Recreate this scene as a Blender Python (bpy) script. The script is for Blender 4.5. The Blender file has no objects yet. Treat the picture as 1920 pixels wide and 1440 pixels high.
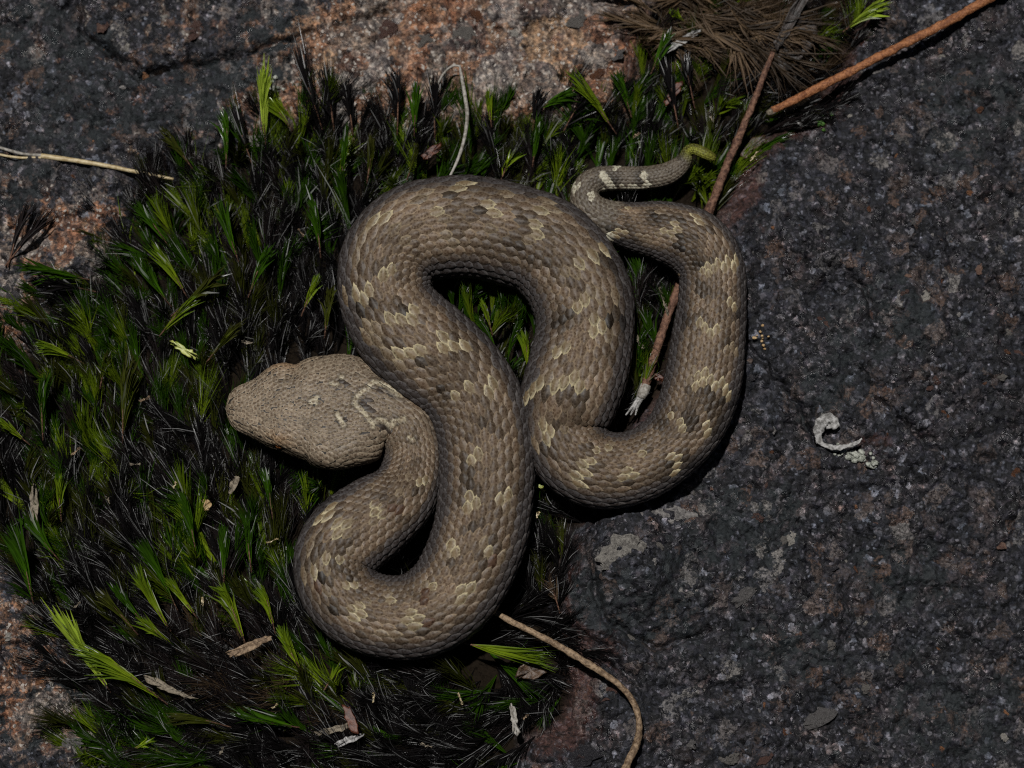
import bpy, math, random
import numpy as np
from mathutils import Vector, Matrix

# ------------------------------------------------------------------ camera, light, exposure
U = 1e-4                       # one photograph pixel is a tenth of a millimetre on the snake's plane
TILT = math.radians(10.0)      # the lens leans a little, looking from the lower edge of the photograph
DIST = 0.60
FOC_Z = 0.0125
sc = bpy.context.scene
cam_d = bpy.data.cameras.new('camera'); cam = bpy.data.objects.new('camera', cam_d)
sc.collection.objects.link(cam); sc.camera = cam
CAM = np.array([0.0, -DIST * math.sin(TILT), DIST * math.cos(TILT)])
cam.location = CAM; cam.rotation_euler = (TILT, 0, 0)
cam_d.sensor_width = 36; cam_d.lens = 36 * DIST / (1920 * U)
cam_d.clip_start = 0.01; cam_d.clip_end = 50
cam_d.dof.use_dof = True
cam_d.dof.focus_distance = DIST - FOC_Z
cam_d.dof.aperture_fstop = 13

w = bpy.data.worlds.new('World'); sc.world = w; w.use_nodes = True
SUN_DIR = Vector((-0.12, 0.20, 1.0)).normalized()          # towards the light
sky = w.node_tree.nodes.new('ShaderNodeTexSky'); sky.sky_type = 'NISHITA'; sky.sun_disc = False
sky.sun_elevation = math.asin(SUN_DIR.z); sky.sun_rotation = math.atan2(SUN_DIR.x, SUN_DIR.y)
bg = w.node_tree.nodes['Background']; bg.inputs[1].default_value = 0.006
w.node_tree.links.new(sky.outputs[0], bg.inputs[0])
sun_d = bpy.data.lights.new('sun', 'SUN'); sun_d.energy = 3.6; sun_d.angle = math.radians(1.6); sun_d.color = (1.0, 0.98, 0.95)
sun = bpy.data.objects.new('sun', sun_d); sc.collection.objects.link(sun)
sun.rotation_euler = SUN_DIR.to_track_quat('Z', 'Y').to_euler(); sun.location = SUN_DIR * 2
sc.view_settings.view_transform = 'Standard'; sc.view_settings.look = 'None'
sc.view_settings.exposure = 0.0; sc.view_settings.gamma = 1.0; sc.view_settings.use_curve_mapping = False
sc.render.engine = 'CYCLES'
sc.cycles.use_denoising = False; sc.cycles.filter_width = 1.15
sc.cycles.max_bounces = 5; sc.cycles.diffuse_bounces = 2; sc.cycles.glossy_bounces = 2; sc.cycles.transmission_bounces = 3
sc.cycles.sample_clamp_direct = 6.0; sc.cycles.sample_clamp_indirect = 2.0

rng = np.random.default_rng(7)
random.seed(7)

# ------------------------------------------------------------------ helpers
RIGHT = np.array([1.0, 0, 0]); UP = np.array([0, math.cos(TILT), math.sin(TILT)]); FWD = np.array([0, math.sin(TILT), -math.cos(TILT)])
def at(px, py, z):
    """pixels (arrays allowed) -> points on the level plane z (metres)"""
    px = np.asarray(px, float); py = np.asarray(py, float); z = np.asarray(z, float)
    d = FWD + RIGHT * ((px - 960) * U / DIST)[..., None] + UP * ((720 - py) * U / DIST)[..., None]
    t = (z - CAM[2]) / d[..., 2]
    return CAM + d * t[..., None]
def pix(P):
    v = P - CAM; dep = v @ FWD
    return 960 + (v @ RIGHT) / dep * DIST / U, 720 - (v @ UP) / dep * DIST / U

def mesh_obj(name, V, F, mat=None, parent=None, col=None, uv=None, smooth=True, F2=None):
    """V (n,3); F (m,k) int; F2 further faces of another size; col (n,4) per vertex; uv (n,2) per vertex"""
    me = bpy.data.meshes.new(name)
    V = np.ascontiguousarray(V, dtype=np.float32)
    Fs = [np.asarray(F, dtype=np.int32)] + ([np.asarray(F2, dtype=np.int32)] if F2 is not None and len(F2) else [])
    loops = np.concatenate([f.ravel() for f in Fs])
    tot = np.concatenate([np.full(len(f), f.shape[1], np.int32) for f in Fs])
    start = np.concatenate([[0], np.cumsum(tot)[:-1]]).astype(np.int32)
    me.vertices.add(len(V)); me.vertices.foreach_set('co', V.ravel())
    me.loops.add(len(loops)); me.loops.foreach_set('vertex_index', loops)
    me.polygons.add(len(tot)); me.polygons.foreach_set('loop_start', start); me.polygons.foreach_set('loop_total', tot)
    me.update(calc_edges=True)
    me.polygons.foreach_set('use_smooth', np.full(len(tot), smooth))
    if col is not None:
        a = me.attributes.new('col', 'FLOAT_COLOR', 'POINT')
        a.data.foreach_set('color', np.ascontiguousarray(col, dtype=np.float32).ravel())
    if uv is not None:
        a = me.attributes.new('loc', 'FLOAT_VECTOR', 'POINT')
        u3 = np.zeros((len(V), 3), np.float32); u3[:, :uv.shape[1]] = uv
        a.data.foreach_set('vector', u3.ravel())
    me.validate()
    if mat: me.materials.append(mat)
    o = bpy.data.objects.new(name, me); sc.collection.objects.link(o)
    if parent: o.parent = parent
    return o
def empty(name, loc=(0, 0, 0)):
    o = bpy.data.objects.new(name, None); sc.collection.objects.link(o); o.location = loc; o.empty_display_size = 0.01
    return o
def tag(o, label, cat, group=None, kind=None):
    if label: o['label'] = label
    if cat: o['category'] = cat
    if group: o['group'] = group
    if kind: o['kind'] = kind
    return o

def sm(a, b, x):
    t = np.clip((x - a) / (b - a), 0, 1); return t * t * (3 - 2 * t)
TAB = np.random.default_rng(3).random((8, 256, 256))
def vn(x, y, seed=0):
    xi = np.floor(x).astype(int); yi = np.floor(y).astype(int); fx = x - xi; fy = y - yi
    fx = fx * fx * fx * (fx * (fx * 6 - 15) + 10); fy = fy * fy * fy * (fy * (fy * 6 - 15) + 10)
    t = TAB[seed % 8]; o = seed * 37
    a = t[(xi + o) & 255, yi & 255]; b = t[(xi + 1 + o) & 255, yi & 255]; c = t[(xi + o) & 255, (yi + 1) & 255]; d = t[(xi + 1 + o) & 255, (yi + 1) & 255]
    return (a * (1 - fx) + b * fx) * (1 - fy) + (c * (1 - fx) + d * fx) * fy - 0.5
def fbm(x, y, oct=4, seed=0, gain=0.5):
    s = 0; a = 1
    for k in range(oct):
        s = s + a * vn(x, y, seed + k); x = x * 2.03 + 17.1; y = y * 2.03 + 5.7; a *= gain
    return s
def worley(x, y, seed=0):
    xi = np.floor(x).astype(int); yi = np.floor(y).astype(int)
    best = np.full(x.shape, 9.0); sec = np.full(x.shape, 9.0); val = np.zeros(x.shape)
    for dx in (-1, 0, 1):
        for dy in (-1, 0, 1):
            cx = xi + dx; cy = yi + dy
            jx = TAB[seed % 8][cx & 255, cy & 255]; jy = TAB[(seed + 1) % 8][cx & 255, cy & 255]
            d = (cx + jx - x) ** 2 + (cy + jy - y) ** 2
            new = d < best
            sec = np.where(new, best, np.minimum(sec, d)); val = np.where(new, TAB[(seed + 2) % 8][cx & 255, cy & 255], val); best = np.where(new, d, best)
    return np.sqrt(best), np.sqrt(sec), val
def inpoly(x, y, poly):
    r = np.zeros(np.shape(x), bool); n = len(poly)
    for i in range(n):
        x1, y1 = poly[i]; x2, y2 = poly[(i + 1) % n]
        if y1 == y2: continue
        c = ((y1 > y) != (y2 > y)) & (x < (x2 - x1) * (y - y1) / (y2 - y1) + x1)
        r ^= c
    return r
def segdist(x, y, pl):
    d = np.full(np.shape(x), 1e9)
    for (x1, y1), (x2, y2) in zip(pl[:-1], pl[1:]):
        l2 = (x2 - x1) ** 2 + (y2 - y1) ** 2
        t = np.clip(((x - x1) * (x2 - x1) + (y - y1) * (y2 - y1)) / l2, 0, 1)
        d = np.minimum(d, np.hypot(x - x1 - t * (x2 - x1), y - y1 - t * (y2 - y1)))
    return d
def catmull(P, step):
    P = np.asarray(P, float); P = np.vstack([2 * P[0] - P[1], P, 2 * P[-1] - P[-2]])
    out = []
    for i in range(1, len(P) - 2):
        n = max(2, int(np.linalg.norm((P[i + 1] - P[i])[:2]) / (step * 0.5)))
        t = np.linspace(0, 1, n, endpoint=False)[:, None]
        a, b, c, d = P[i - 1], P[i], P[i + 1], P[i + 2]
        out.append(0.5 * (2 * b + (c - a) * t + (2 * a - 5 * b + 4 * c - d) * t ** 2 + (3 * b - a - 3 * c + d) * t ** 3))
    out = np.vstack(out + [P[-2][None]])
    L = np.concatenate([[0], np.cumsum(np.linalg.norm(np.diff(out[:, :2], axis=0), axis=1))])
    q = np.arange(0, L[-1], step)
    return np.stack([np.interp(q, L, out[:, k]) for k in range(out.shape[1])], 1), q

# ------------------------------------------------------------------ node helpers
class NT:
    def __init__(s, name):
        s.m = bpy.data.materials.new(name); s.m.use_nodes = True; s.t = s.m.node_tree; s.n = s.t.nodes; s.l = s.t.links
        s.b = s.n['Principled BSDF']; s.out = s.n['Material Output']
    def new(s, typ, ins=None, **kw):
        x = s.n.new(typ)
        for k, v in kw.items(): setattr(x, k, v)
        for k, v in (ins or {}).items(): s.set(x.inputs[k], v)
        return x
    def set(s, sock, v):
        if isinstance(v, bpy.types.NodeSocket): s.l.new(v, sock)
        elif isinstance(v, bpy.types.Node): s.l.new(v.outputs[0], sock)
        else:
            if sock.type == 'RGBA' and len(v) == 3: v = (*v, 1)
            sock.default_value = v
    def math(s, op, a, b=0.0, c=0.0, clamp=False):
        x = s.n.new('ShaderNodeMath'); x.operation = op; x.use_clamp = clamp
        for i, v in enumerate((a, b, c)): s.set(x.inputs[i], v)
        return x.outputs[0]
    def mix(s, f, a, b, blend='MIX'):
        x = s.n.new('ShaderNodeMix'); x.data_type = 'RGBA'; x.blend_type = blend
        s.set(x.inputs[0], f); s.set(x.inputs[6], a); s.set(x.inputs[7], b)
        return x.outputs[2]
    def ramp(s, f, stops, interp='LINEAR'):
        x = s.n.new('ShaderNodeValToRGB'); x.color_ramp.interpolation = interp
        e = x.color_ramp.elements
        while len(e) < len(stops): e.new(0.5)
        for i, (p, c) in enumerate(stops):
            e[i].position = p; e[i].color = (*c, 1) if len(c) == 3 else c
        s.set(x.inputs[0], f); return x.outputs[0]
    def step(s, f, a, b):
        x = s.n.new('ShaderNodeMapRange'); x.interpolation_type = 'SMOOTHSTEP'
        s.set(x.inputs[0], f); x.inputs[1].default_value = a; x.inputs[2].default_value = b
        return x.outputs[0]
    def mm(s):
        tc = s.new('ShaderNodeTexCoord'); v = s.new('ShaderNodeVectorMath', {0: tc.outputs['Object'], 3: 1000.0}, operation='SCALE')
        return v.outputs[0]
    def noise(s, vec, scale, detail=3, rough=0.5):
        return s.new('ShaderNodeTexNoise', {'Vector': vec, 'Scale': scale, 'Detail': detail, 'Roughness': rough})
    def vor(s, vec, scale, feature='F1', rnd=1.0):
        return s.new('ShaderNodeTexVoronoi', {'Vector': vec, 'Scale': scale, 'Randomness': rnd}, feature=feature)
    def attr(s, name='col'):
        return s.new('ShaderNodeAttribute', attribute_name=name)
    def bump(s, h, strength, dist, normal=None):
        x = s.new('ShaderNodeBump', {'Height': h, 'Strength': strength, 'Distance': dist})
        if normal is not None: s.set(x.inputs['Normal'], normal)
        return x.outputs[0]

def mat_rock():
    k = NT('granite'); v = k.mm()
    a = k.attr(); sep = k.new('ShaderNodeSeparateColor', {0: a.outputs[0]}); warm, soil, rust = sep.outputs[0], sep.outputs[1], sep.outputs[2]
    lich = a.outputs['Alpha']
    dn = k.noise(v, 0.9, 3, 0.6); dv = k.new('ShaderNodeVectorMath', {0: dn.outputs['Color'], 1: (0.5, 0.5, 0.5)}, operation='SUBTRACT')
    v2 = k.new('ShaderNodeVectorMath', {0: dv.outputs[0], 1: (1.5, 1.5, 1.5), 2: v}, operation='MULTIPLY_ADD').outputs[0]
    A = k.vor(v2, 0.30); B = k.vor(v2, .85); Cc = k.vor(v, 2.0)
    sa = k.new('ShaderNodeSeparateColor', {0: A.outputs['Color']}); sb = k.new('ShaderNodeSeparateColor', {0: B.outputs['Color']}); s3 = k.new('ShaderNodeSeparateColor', {0: Cc.outputs['Color']})
    big = k.noise(v, 0.075, 5, 0.62); mid = k.noise(v, 0.35, 4, 0.65); fine = k.noise(v, 2.0, 5, 0.75)
    # weathered dark granite: three grain sizes of minerals
    c3 = k.ramp(s3.outputs[0], [(0, (.005, .006, .008)), (.5, (.011, .012, .015)), (.74, (.038, .036, .042)), (.90, (.13, .115, .115)), (.97, (.36, .33, .32)), (1, (.6, .58, .58))])
    c2 = k.ramp(sb.outputs[0], [(0, (.007, .007, .008)), (.5, (.018, .016, .018)), (.72, (.030, .029, .034)), (.86, (.078, .070, .076)), (.94, (.15, .13, .125)), (.98, (.30, .28, .27)), (1, (.46, .45, .46))])
    dark = k.mix(0.62, c3, c2)
    pat = k.noise(v, 0.75, 6, .78); pat2 = k.noise(v, 0.16, 4, .65)
    lich_gain = .6
    tint = k.ramp(pat2.outputs[0], [(.28, (.40, .54, .72)), (.44, (.76, .86, 1.06)), (.57, (1.0, 1.02, 1.14)), (.74, (1.6, 1.2, 1.05))])
    dark = k.mix(1.0, dark, tint, 'MULTIPLY')
    dark = k.mix(1.0, dark, k.ramp(pat.outputs[0], [(.30, (.10,) * 3), (.46, (.34,) * 3), (.55, (.75,) * 3), (.64, (1.6, 1.45, 1.4)), (.76, (4.5, 4.0, 3.7))]), 'MULTIPLY')
    pale = k.ramp(sa.outputs[1], [(0, (.05, .043, .05)), (.35, (.09, .065, .055)), (.6, (.13, .075, .05)), (.8, (.17, .16, .16)), (1, (.26, .24, .22))])
    pf = k.math('MULTIPLY', k.step(sa.outputs[0], .70, .80), k.step(k.math('ADD', mid.outputs[0], k.math('MULTIPLY', fine.outputs[0], .9)), .86, 1.04))
    pale = k.mix(1.0, pale, k.ramp(fine.outputs[0], [(.3, (.2,) * 3), (.5, (.7,) * 3), (.7, (1.5,) * 3)]), 'MULTIPLY'); dark = k.mix(k.math('MULTIPLY', pf, .7), dark, pale)
    # black crust lichen in patches
    lf = k.step(k.math('ADD', big.outputs[0], k.math('MULTIPLY', lich, .9)), .62, .72)
    lf = k.math('MULTIPLY', lf, k.step(k.math('ADD', mid.outputs[0], k.math('MULTIPLY', fine.outputs[0], .25)), .72, .52))
    lc = k.mix(fine.outputs[0], (.007, .010, .012), (.020, .025, .027))
    dark = k.mix(k.math('MULTIPLY', lf, .88), dark, lc)
    # fresh warm granite: orange feldspar, grey quartz, dark mica
    dn2 = k.noise(v, .22, 4, .65); dv2 = k.new('ShaderNodeVectorMath', {0: dn2.outputs['Color'], 1: (.5, .5, .5)}, operation='SUBTRACT')
    v3 = k.new('ShaderNodeVectorMath', {0: dv2.outputs[0], 1: (7.0, 7.0, 7.0), 2: v2}, operation='MULTIPLY_ADD').outputs[0]
    A2 = k.vor(v3, .17); sA2 = k.new('ShaderNodeSeparateColor', {0: A2.outputs['Color']})
    w1 = k.ramp(sA2.outputs[0], [(0, (.17, .075, .042)), (.18, (.22, .115, .065)), (.32, (.16, .10, .07)), (.48, (.13, .115, .105)), (.64, (.24, .235, .235)), (.78, (.055, .04, .04)), (.9, (.20, .10, .06)), (1, (.28, .20, .13))])
    w2 = k.ramp(sb.outputs[1], [(0, (.018, .013, .013)), (.22, (.06, .035, .03)), (.45, (.19, .095, .055)), (.7, (.24, .17, .11)), (.9, (.24, .22, .20)), (1, (.42, .38, .34))])
    wcol = k.mix(.30, w1, w2); wcol = k.mix(1.0, wcol, k.ramp(pat.outputs[0], [(.3, (.12, .11, .12)), (.46, (.55, .52, .52)), (.56, (1.5, 1.4, 1.28)), (.70, (3.4, 3.0, 2.7))]), 'MULTIPLY')
    wcol = k.mix(k.step(k.math('ADD', k.math('MULTIPLY', mid.outputs[0], .6), k.math('MULTIPLY', fine.outputs[0], .5)), .56, .70), wcol, (.022, .016, .016))
    wcol = k.mix(k.step(s3.outputs[1], .90, .98), wcol, (.4, .36, .32))
    wf = k.step(k.math('ADD', warm, k.math('MULTIPLY', k.math('SUBTRACT', mid.outputs[0], .5), 2.0)), .34, .62)
    col = k.mix(wf, dark, wcol)
    # rusty wet edge along the crevice
    rc = k.ramp(fine.outputs[0], [(0, (.012, .006, .006)), (.45, (.045, .016, .012)), (.62, (.10, .045, .03)), (1, (.16, .085, .06))])
    rc = k.mix(1.0, rc, k.ramp(pat.outputs[0], [(.32, (.2,) * 3), (.5, (.8,) * 3), (.66, (1.7, 1.5, 1.4))]), 'MULTIPLY')
    rf = k.step(k.math('ADD', rust, k.math('MULTIPLY', k.math('SUBTRACT', mid.outputs[0], .5), 1.2)), .35, .7)
    col = k.mix(k.math('MULTIPLY', rf, .65), col, rc)
    col = k.mix(soil, col, k.mix(fine.outputs[0], (.006, .005, .004), (.02, .014, .009)))
    k.set(k.b.inputs['Base Color'], col)
    # glossy mineral faces: each grain has its own tilt
    bh = k.math('ADD', k.math('MULTIPLY', fine.outputs[0], .55), k.math('ADD', k.math('MULTIPLY', B.outputs['Distance'], -.5), k.math('MULTIPLY', mid.outputs[0], 1.2)))
    nb = k.bump(bh, .9, 0.0006)
    tl = k.new('ShaderNodeVectorMath', {0: Cc.outputs['Color'], 1: (.5, .5, .5)}, operation='SUBTRACT')
    tl2 = k.new('ShaderNodeVectorMath', {0: B.outputs['Color'], 1: (.5, .5, .5)}, operation='SUBTRACT')
    wet = k.step(pat2.outputs[0], .42, .58)
    sel = k.math('MULTIPLY', k.step(sb.outputs[2], .84, .88), k.math('MULTIPLY_ADD', wet, .6, .4))
    tls = k.new('ShaderNodeVectorMath', {0: tl.outputs[0], 3: k.math('MULTIPLY_ADD', sel, -.85, 1.0)}, operation='SCALE')
    tt = k.new('ShaderNodeVectorMath', {0: tl2.outputs[0], 1: tls.outputs[0]}, operation='ADD')
    na = k.new('ShaderNodeVectorMath', {0: tt.outputs[0], 1: (.62, .62, .62), 2: nb}, operation='MULTIPLY_ADD')
    nn = k.new('ShaderNodeVectorMath', {0: na.outputs[0]}, operation='NORMALIZE')
    k.set(k.b.inputs['Normal'], nn.outputs[0])
    ro = k.ramp(k.math('MULTIPLY', s3.outputs[2], k.math('MULTIPLY_ADD', wet, .45, .55)), [(0, (.8,) * 3), (.62, (.72,) * 3), (.80, (.40,) * 3), (1, (.16,) * 3)])
    ro = k.mix(k.math('MULTIPLY', lf, .8), ro, (.75, .75, .75)); ro = k.mix(sel, ro, (.2, .2, .2)); ro = k.mix(soil, ro, (.9, .9, .9))
    k.set(k.b.inputs['Roughness'], ro); k.set(k.b.inputs['Specular IOR Level'], k.math('MULTIPLY_ADD', soil, -.38, .42))
    return k.m

def mat_scale():
    k = NT('snake_scale'); a = k.attr(); loc = k.attr('loc'); v = k.mm()
    xyz = k.new('ShaderNodeSeparateXYZ', {0: loc.outputs['Vector']}); rad, rim, _ = xyz.outputs
    dots = k.vor(v, 1.85); fine = k.noise(v, 2.3, 4, .7)
    base = a.outputs[0]
    dk = k.mix(1.0, base, (.34, .29, .26), 'MULTIPLY')
    spot = k.math('MULTIPLY', k.step(dots.outputs['Distance'], .50, .34), k.step(rad, .92, .6))
    c = k.mix(k.math('MULTIPLY', spot, .85), base, dk)
    c = k.mix(k.math('MULTIPLY', k.step(fine.outputs[0], .54, .40), .5), c, dk)
    lt = k.mix(1.0, base, (1.55, 1.55, 1.45), 'MULTIPLY')
    c = k.mix(k.math('MULTIPLY', k.math('MULTIPLY', k.step(rad, .62, .86), rim), 1.0), c, lt)
    dkc = k.mix(1.0, base, (.50, .40, .32), 'MULTIPLY')
    c = k.mix(k.math('MULTIPLY', k.math('MULTIPLY', k.step(rad, .75, .3), rim), .8), c, dkc)
    k.set(k.b.inputs['Base Color'], c); k.b.inputs['Roughness'].default_value = .46; k.b.inputs['Specular IOR Level'].default_value = .20
    k.set(k.b.inputs['Normal'], k.bump(fine.outputs[0], .35, .00008))
    return k.m
def mat_simple(name, c1, c2, scale=1.2, rough=.6, bump=.4, dist=.0002, spec=.4, stretch=None, detail=5, sss=0, trans=0):
    k = NT(name); v = k.mm()
    if stretch: v = k.new('ShaderNodeVectorMath', {0: v, 1: stretch}, operation='MULTIPLY').outputs[0]
    n = k.noise(v, scale, detail, .65); n2 = k.noise(v, scale * .22, 3, .6)
    f = k.step(k.math('ADD', k.math('MULTIPLY', n.outputs[0], .7), k.math('MULTIPLY', n2.outputs[0], .3)), .38, .62)
    k.set(k.b.inputs['Base Color'], k.mix(f, c1, c2)); k.b.inputs['Roughness'].default_value = rough; k.b.inputs['Specular IOR Level'].default_value = spec
    if bump: k.set(k.b.inputs['Normal'], k.bump(n.outputs[0], bump, dist))
    if trans:
        tr = k.new('ShaderNodeBsdfTranslucent', {0: k.mix(f, c1, c2)}); mx = k.new('ShaderNodeMixShader', {0: trans, 1: k.b, 2: tr}); k.set(k.out.inputs[0], mx)
    return k.m
def mat_moss(name='moss_leaf', ro=.23, sp=.45):
    k = NT(name); a = k.attr(); v = k.mm(); n = k.noise(v, 2.0, 3)
    c = k.mix(k.math('MULTIPLY', n.outputs[0], .5), a.outputs[0], k.mix(1.0, a.outputs[0], (.45, .5, .5), 'MULTIPLY'))
    k.set(k.b.inputs['Base Color'], c); k.b.inputs['Roughness'].default_value = ro; k.b.inputs['Specular IOR Level'].default_value = sp
    tr = k.new('ShaderNodeBsdfTranslucent', {0: k.mix(1.0, c, (1.2, 1.35, .7), 'MULTIPLY')})
    mx = k.new('ShaderNodeMixShader', {0: .35, 1: k.b, 2: tr}); k.set(k.out.inputs[0], mx)
    return k.m
M = dict(rock=mat_rock(), scale=mat_scale(), moss=mat_moss(), dry_strand=mat_moss('dry_strand', .55, .25),
    skin=mat_simple('snake_skin', (.02, .017, .016), (.045, .037, .032), 2.0, .6, .2),
    belly=mat_simple('snake_belly', (.10, .09, .08), (.2, .18, .15), 2.0),
    twig_orange=mat_simple('orange_bark', (.13, .042, .014), (.34, .14, .055), 2.2, .6, .9, .0003),
    twig_brown=mat_simple('brown_bark', (.050, .020, .012), (.20, .105, .066), 1.5, .7, 1.0, .0004),
    twig_tan=mat_simple('tan_bark', (.09, .055, .03), (.30, .21, .13), 1.6, .65, .9, .0003),
    pith=mat_simple('pale_wood', (.07, .055, .036), (.22, .185, .135), 2.0, .75, .6),
    straw=mat_simple('dry_straw', (.30, .22, .10), (.52, .43, .26), 1.2, .45, .3),
    straw_grey=mat_simple('grey_straw', (.14, .125, .10), (.34, .32, .29), 1.5, .6, .5),
    white=mat_simple('white_bark', (.10, .096, .09), (.40, .39, .38), 1.3, .7, .7),
    leaf_brown=mat_simple('brown_dead_leaf', (.022, .013, .008), (.08, .048, .028), .9, .42, .8, .0003),
    leaf_dark=mat_simple('dark_dead_leaf', (.014, .012, .011), (.05, .04, .036), .9, .5, .9, .0003),
    chip_red=mat_simple('red_chip', (.035, .010, .005), (.11, .034, .015), 1.5, .5, .5),
    chip_tan=mat_simple('tan_chip', (.28, .17, .07), (.45, .32, .17), 1.5, .7, .5),
    lichen=mat_simple('pale_lichen', (.16, .17, .14), (.42, .43, .38), 2.5, .85, .8),
    green=mat_simple('green_algae', (.03, .09, .012), (.09, .2, .03), 2.5, .7, .8),
    blade=mat_simple('yellow_green_blade', (.28, .34, .05), (.5, .52, .14), 1.0, .4, .2, trans=.25),
    eye=mat_simple('eye', (.10, .03, .01), (.22, .08, .025), 3.0, .15, 0), pupil=mat_simple('pupil', (.004, .004, .004), (.006, .005, .005), 3.0, .15, 0))
def mat_crystal(name, c1, c2, rough):
    k = NT(name); v = k.new('ShaderNodeVectorMath', {0: k.new('ShaderNodeNewGeometry').outputs['Position'], 3: 1000.0}, operation='SCALE').outputs[0]; n = k.noise(v, .9, 5, .7)
    oi = k.new('ShaderNodeObjectInfo')
    f = k.math('ADD', k.math('MULTIPLY', n.outputs[0], .8), k.math('MULTIPLY', k.math('SUBTRACT', oi.outputs['Random'], .5), .5))
    c = k.mix(k.step(f, .38, .62), c1, c2); n3 = k.noise(v, 1.1, 7, .8); c = k.mix(k.step(n3.outputs[0], .54, .66), c, (.020, .017, .018))
    k.set(k.b.inputs['Base Color'], c); k.b.inputs['Roughness'].default_value = rough; k.b.inputs['Specular IOR Level'].default_value = .6
    k.set(k.b.inputs['Normal'], k.bump(k.math('ADD', n.outputs[0], k.math('MULTIPLY', n3.outputs[0], 1.5)), .9, .0008)); return k.m
MC = dict(quartz=mat_crystal('quartz', (.10, .094, .092), (.32, .30, .285), .34), white=mat_crystal('white_feldspar', (.12, .11, .10), (.30, .28, .25), .4),
    pink=mat_crystal('pink_feldspar', (.075, .04, .032), (.19, .115, .085), .45), orange=mat_crystal('orange_feldspar', (.09, .035, .015), (.24, .11, .05), .45),
    grey=mat_crystal('grey_grain', (.025, .024, .028), (.075, .068, .072), .35))

# ------------------------------------------------------------------ the rock: one sheet with a mossy crevice
MOSS = [(930, 1590), (800, 1650), (640, 1630), (500, 1690), (340, 1640), (250, 1570), (200, 1500), (205, 1400), (165, 1290), (120, 1200), (75, 1120), (25, 1070), (-40, 1060), (-120, 1000), (-150, 860), (-110, 740), (-30, 680), (45, 650), (95, 560), (190, 515), (235, 430), (270, 350),
        (340, 310), (430, 290), (500, 250), (560, 215), (660, 235), (760, 220), (850, 240), (910, 228), (1000, 228), (1100, 222), (1180, 195), (1200, 130), (1190, 60), (1230, 10),
        (1290, -50), (1370, -130), (1500, -170), (1620, -140), (1665, -60), (1625, 40), (1575, 110), (1535, 200), (1440, 245), (1400, 300), (1365, 370), (1330, 420), (1310, 500), (1285, 620), (1250, 740), (1195, 800),
        (1160, 870), (1120, 960), (1082, 1000), (1060, 1060), (1042, 1130), (1052, 1200), (1075, 1290), (1062, 1350), (985, 1385), (965, 1500)]
MOSSC = MOSS + [MOSS[0]]
CRACKS = [[(130, -60), (140, 40), (200, 88), (262, 118), (330, 105), (420, 95), (500, 70), (580, 45)], [(200, 90), (250, 135), (300, 110)], [(620, 40), (720, 0)],
          [(1330, 560), (1480, 740), (1530, 830)], [(1120, 960), (1100, 1050), (1130, 1170), (1230, 1215), (1330, 1180)], [(1090, 1190), (1150, 1240), (1200, 1290)], [(1560, 500), (1620, 540), (1640, 600)],
          [(1640, 750), (1700, 800), (1760, 850)], [(1180, 470), (1300, 440)]]
def rock_height(X, Y):
    """height in metres at plan pixel X, Y (1 px = 0.1 mm)"""
    inside = inpoly(X, Y, MOSS)
    wob = 14 * fbm(X / 60, Y / 60, 3, 5)
    near = (X > -500) & (X < 2300) & (Y > -500) & (Y < 2000)
    d = np.full(X.shape, 400.0); d[near] = segdist(X[near], Y[near], MOSSC)
    sd = np.where(inside, -d, d) + wob                         # >0 on the rock
    right = sm(900, 1250, X + 0.15 * (Y - 700))
    z = -28 + sm(-40, 45, sd) * (48 + 8 * right)               # crevice floor and the rock's shoulders
    # overhanging-looking knob beside the crevice
    z += 62 * np.exp(-(((X - 1165) / 85) ** 2 + ((Y - 1065) / 100) ** 2) ** 1.6) * sm(-6, 18, sd)
    z += -150 * right * sm(1350, 2150, 0.72 * X + 0.62 * (Y - 250)) * 1.0
    z += 14 * sm(250, -60, Y) * (1 - right)
    z += 22 * fbm(X / 210, Y / 210, 3, 1) * sm(-20, 60, sd)
    z += 27 * fbm(X / 62, Y / 62, 4, 2, .6) * sm(-20, 40, sd)
    rough = 0.35 + 0.65 * right
    f1, f2, cv = worley(X / 46 + .6 * fbm(X / 30, Y / 30, 2, 3), Y / 46 + .6 * fbm(X / 30 + 9, Y / 30, 2, 4), 1)
    z += ((cv - .5) * 9 * sm(.02, .25, f2 - f1) - 3 * sm(.12, 0, f2 - f1)) * rough * sm(-20, 30, sd)
    g1, g2, gv = worley(X / 15, Y / 15, 4)
    z += ((gv - .5) * 6.0 * sm(0, .3, g2 - g1)) * (.5 + .5 * rough)
    z += 5.5 * fbm(X / 10, Y / 10, 2, 6) * (.55 + .45 * right)
    for pl in CRACKS:
        m = (X > min(p[0] for p in pl) - 60) & (X < max(p[0] for p in pl) + 60) & (Y > min(p[1] for p in pl) - 60) & (Y < max(p[1] for p in pl) + 60)
        if m.any():
            dd = segdist(X[m] + 9 * fbm(X[m] / 22, Y[m] / 22, 3, 7), Y[m] + 9 * fbm(X[m] / 22 + 5, Y[m] / 22, 3, 2), pl)
            z[m] -= 24 * np.exp(-(dd / 5.5) ** 2) + 5 * np.exp(-(dd / 16) ** 2)
    return z * U, sd, right
STEP = 2.6
gx = np.arange(-60, 1980, STEP); gy = np.arange(-60, 1500, STEP)
grow = np.cumsum(STEP * 1.5 * 1.19 ** np.arange(40))
gx = np.concatenate([gx[0] - grow[::-1], gx, gx[-1] + grow]); gy = np.concatenate([gy[0] - grow[::-1], gy, gy[-1] + grow])
GX, GY = np.meshgrid(gx, gy); shp = GX.shape
Z, SD, RT = rock_height(GX.ravel(), GY.ravel())
X, Y = GX.ravel(), GY.ravel()
V = np.stack([(X - 960) * U, (720 - Y) * U, Z], 1)
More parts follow.
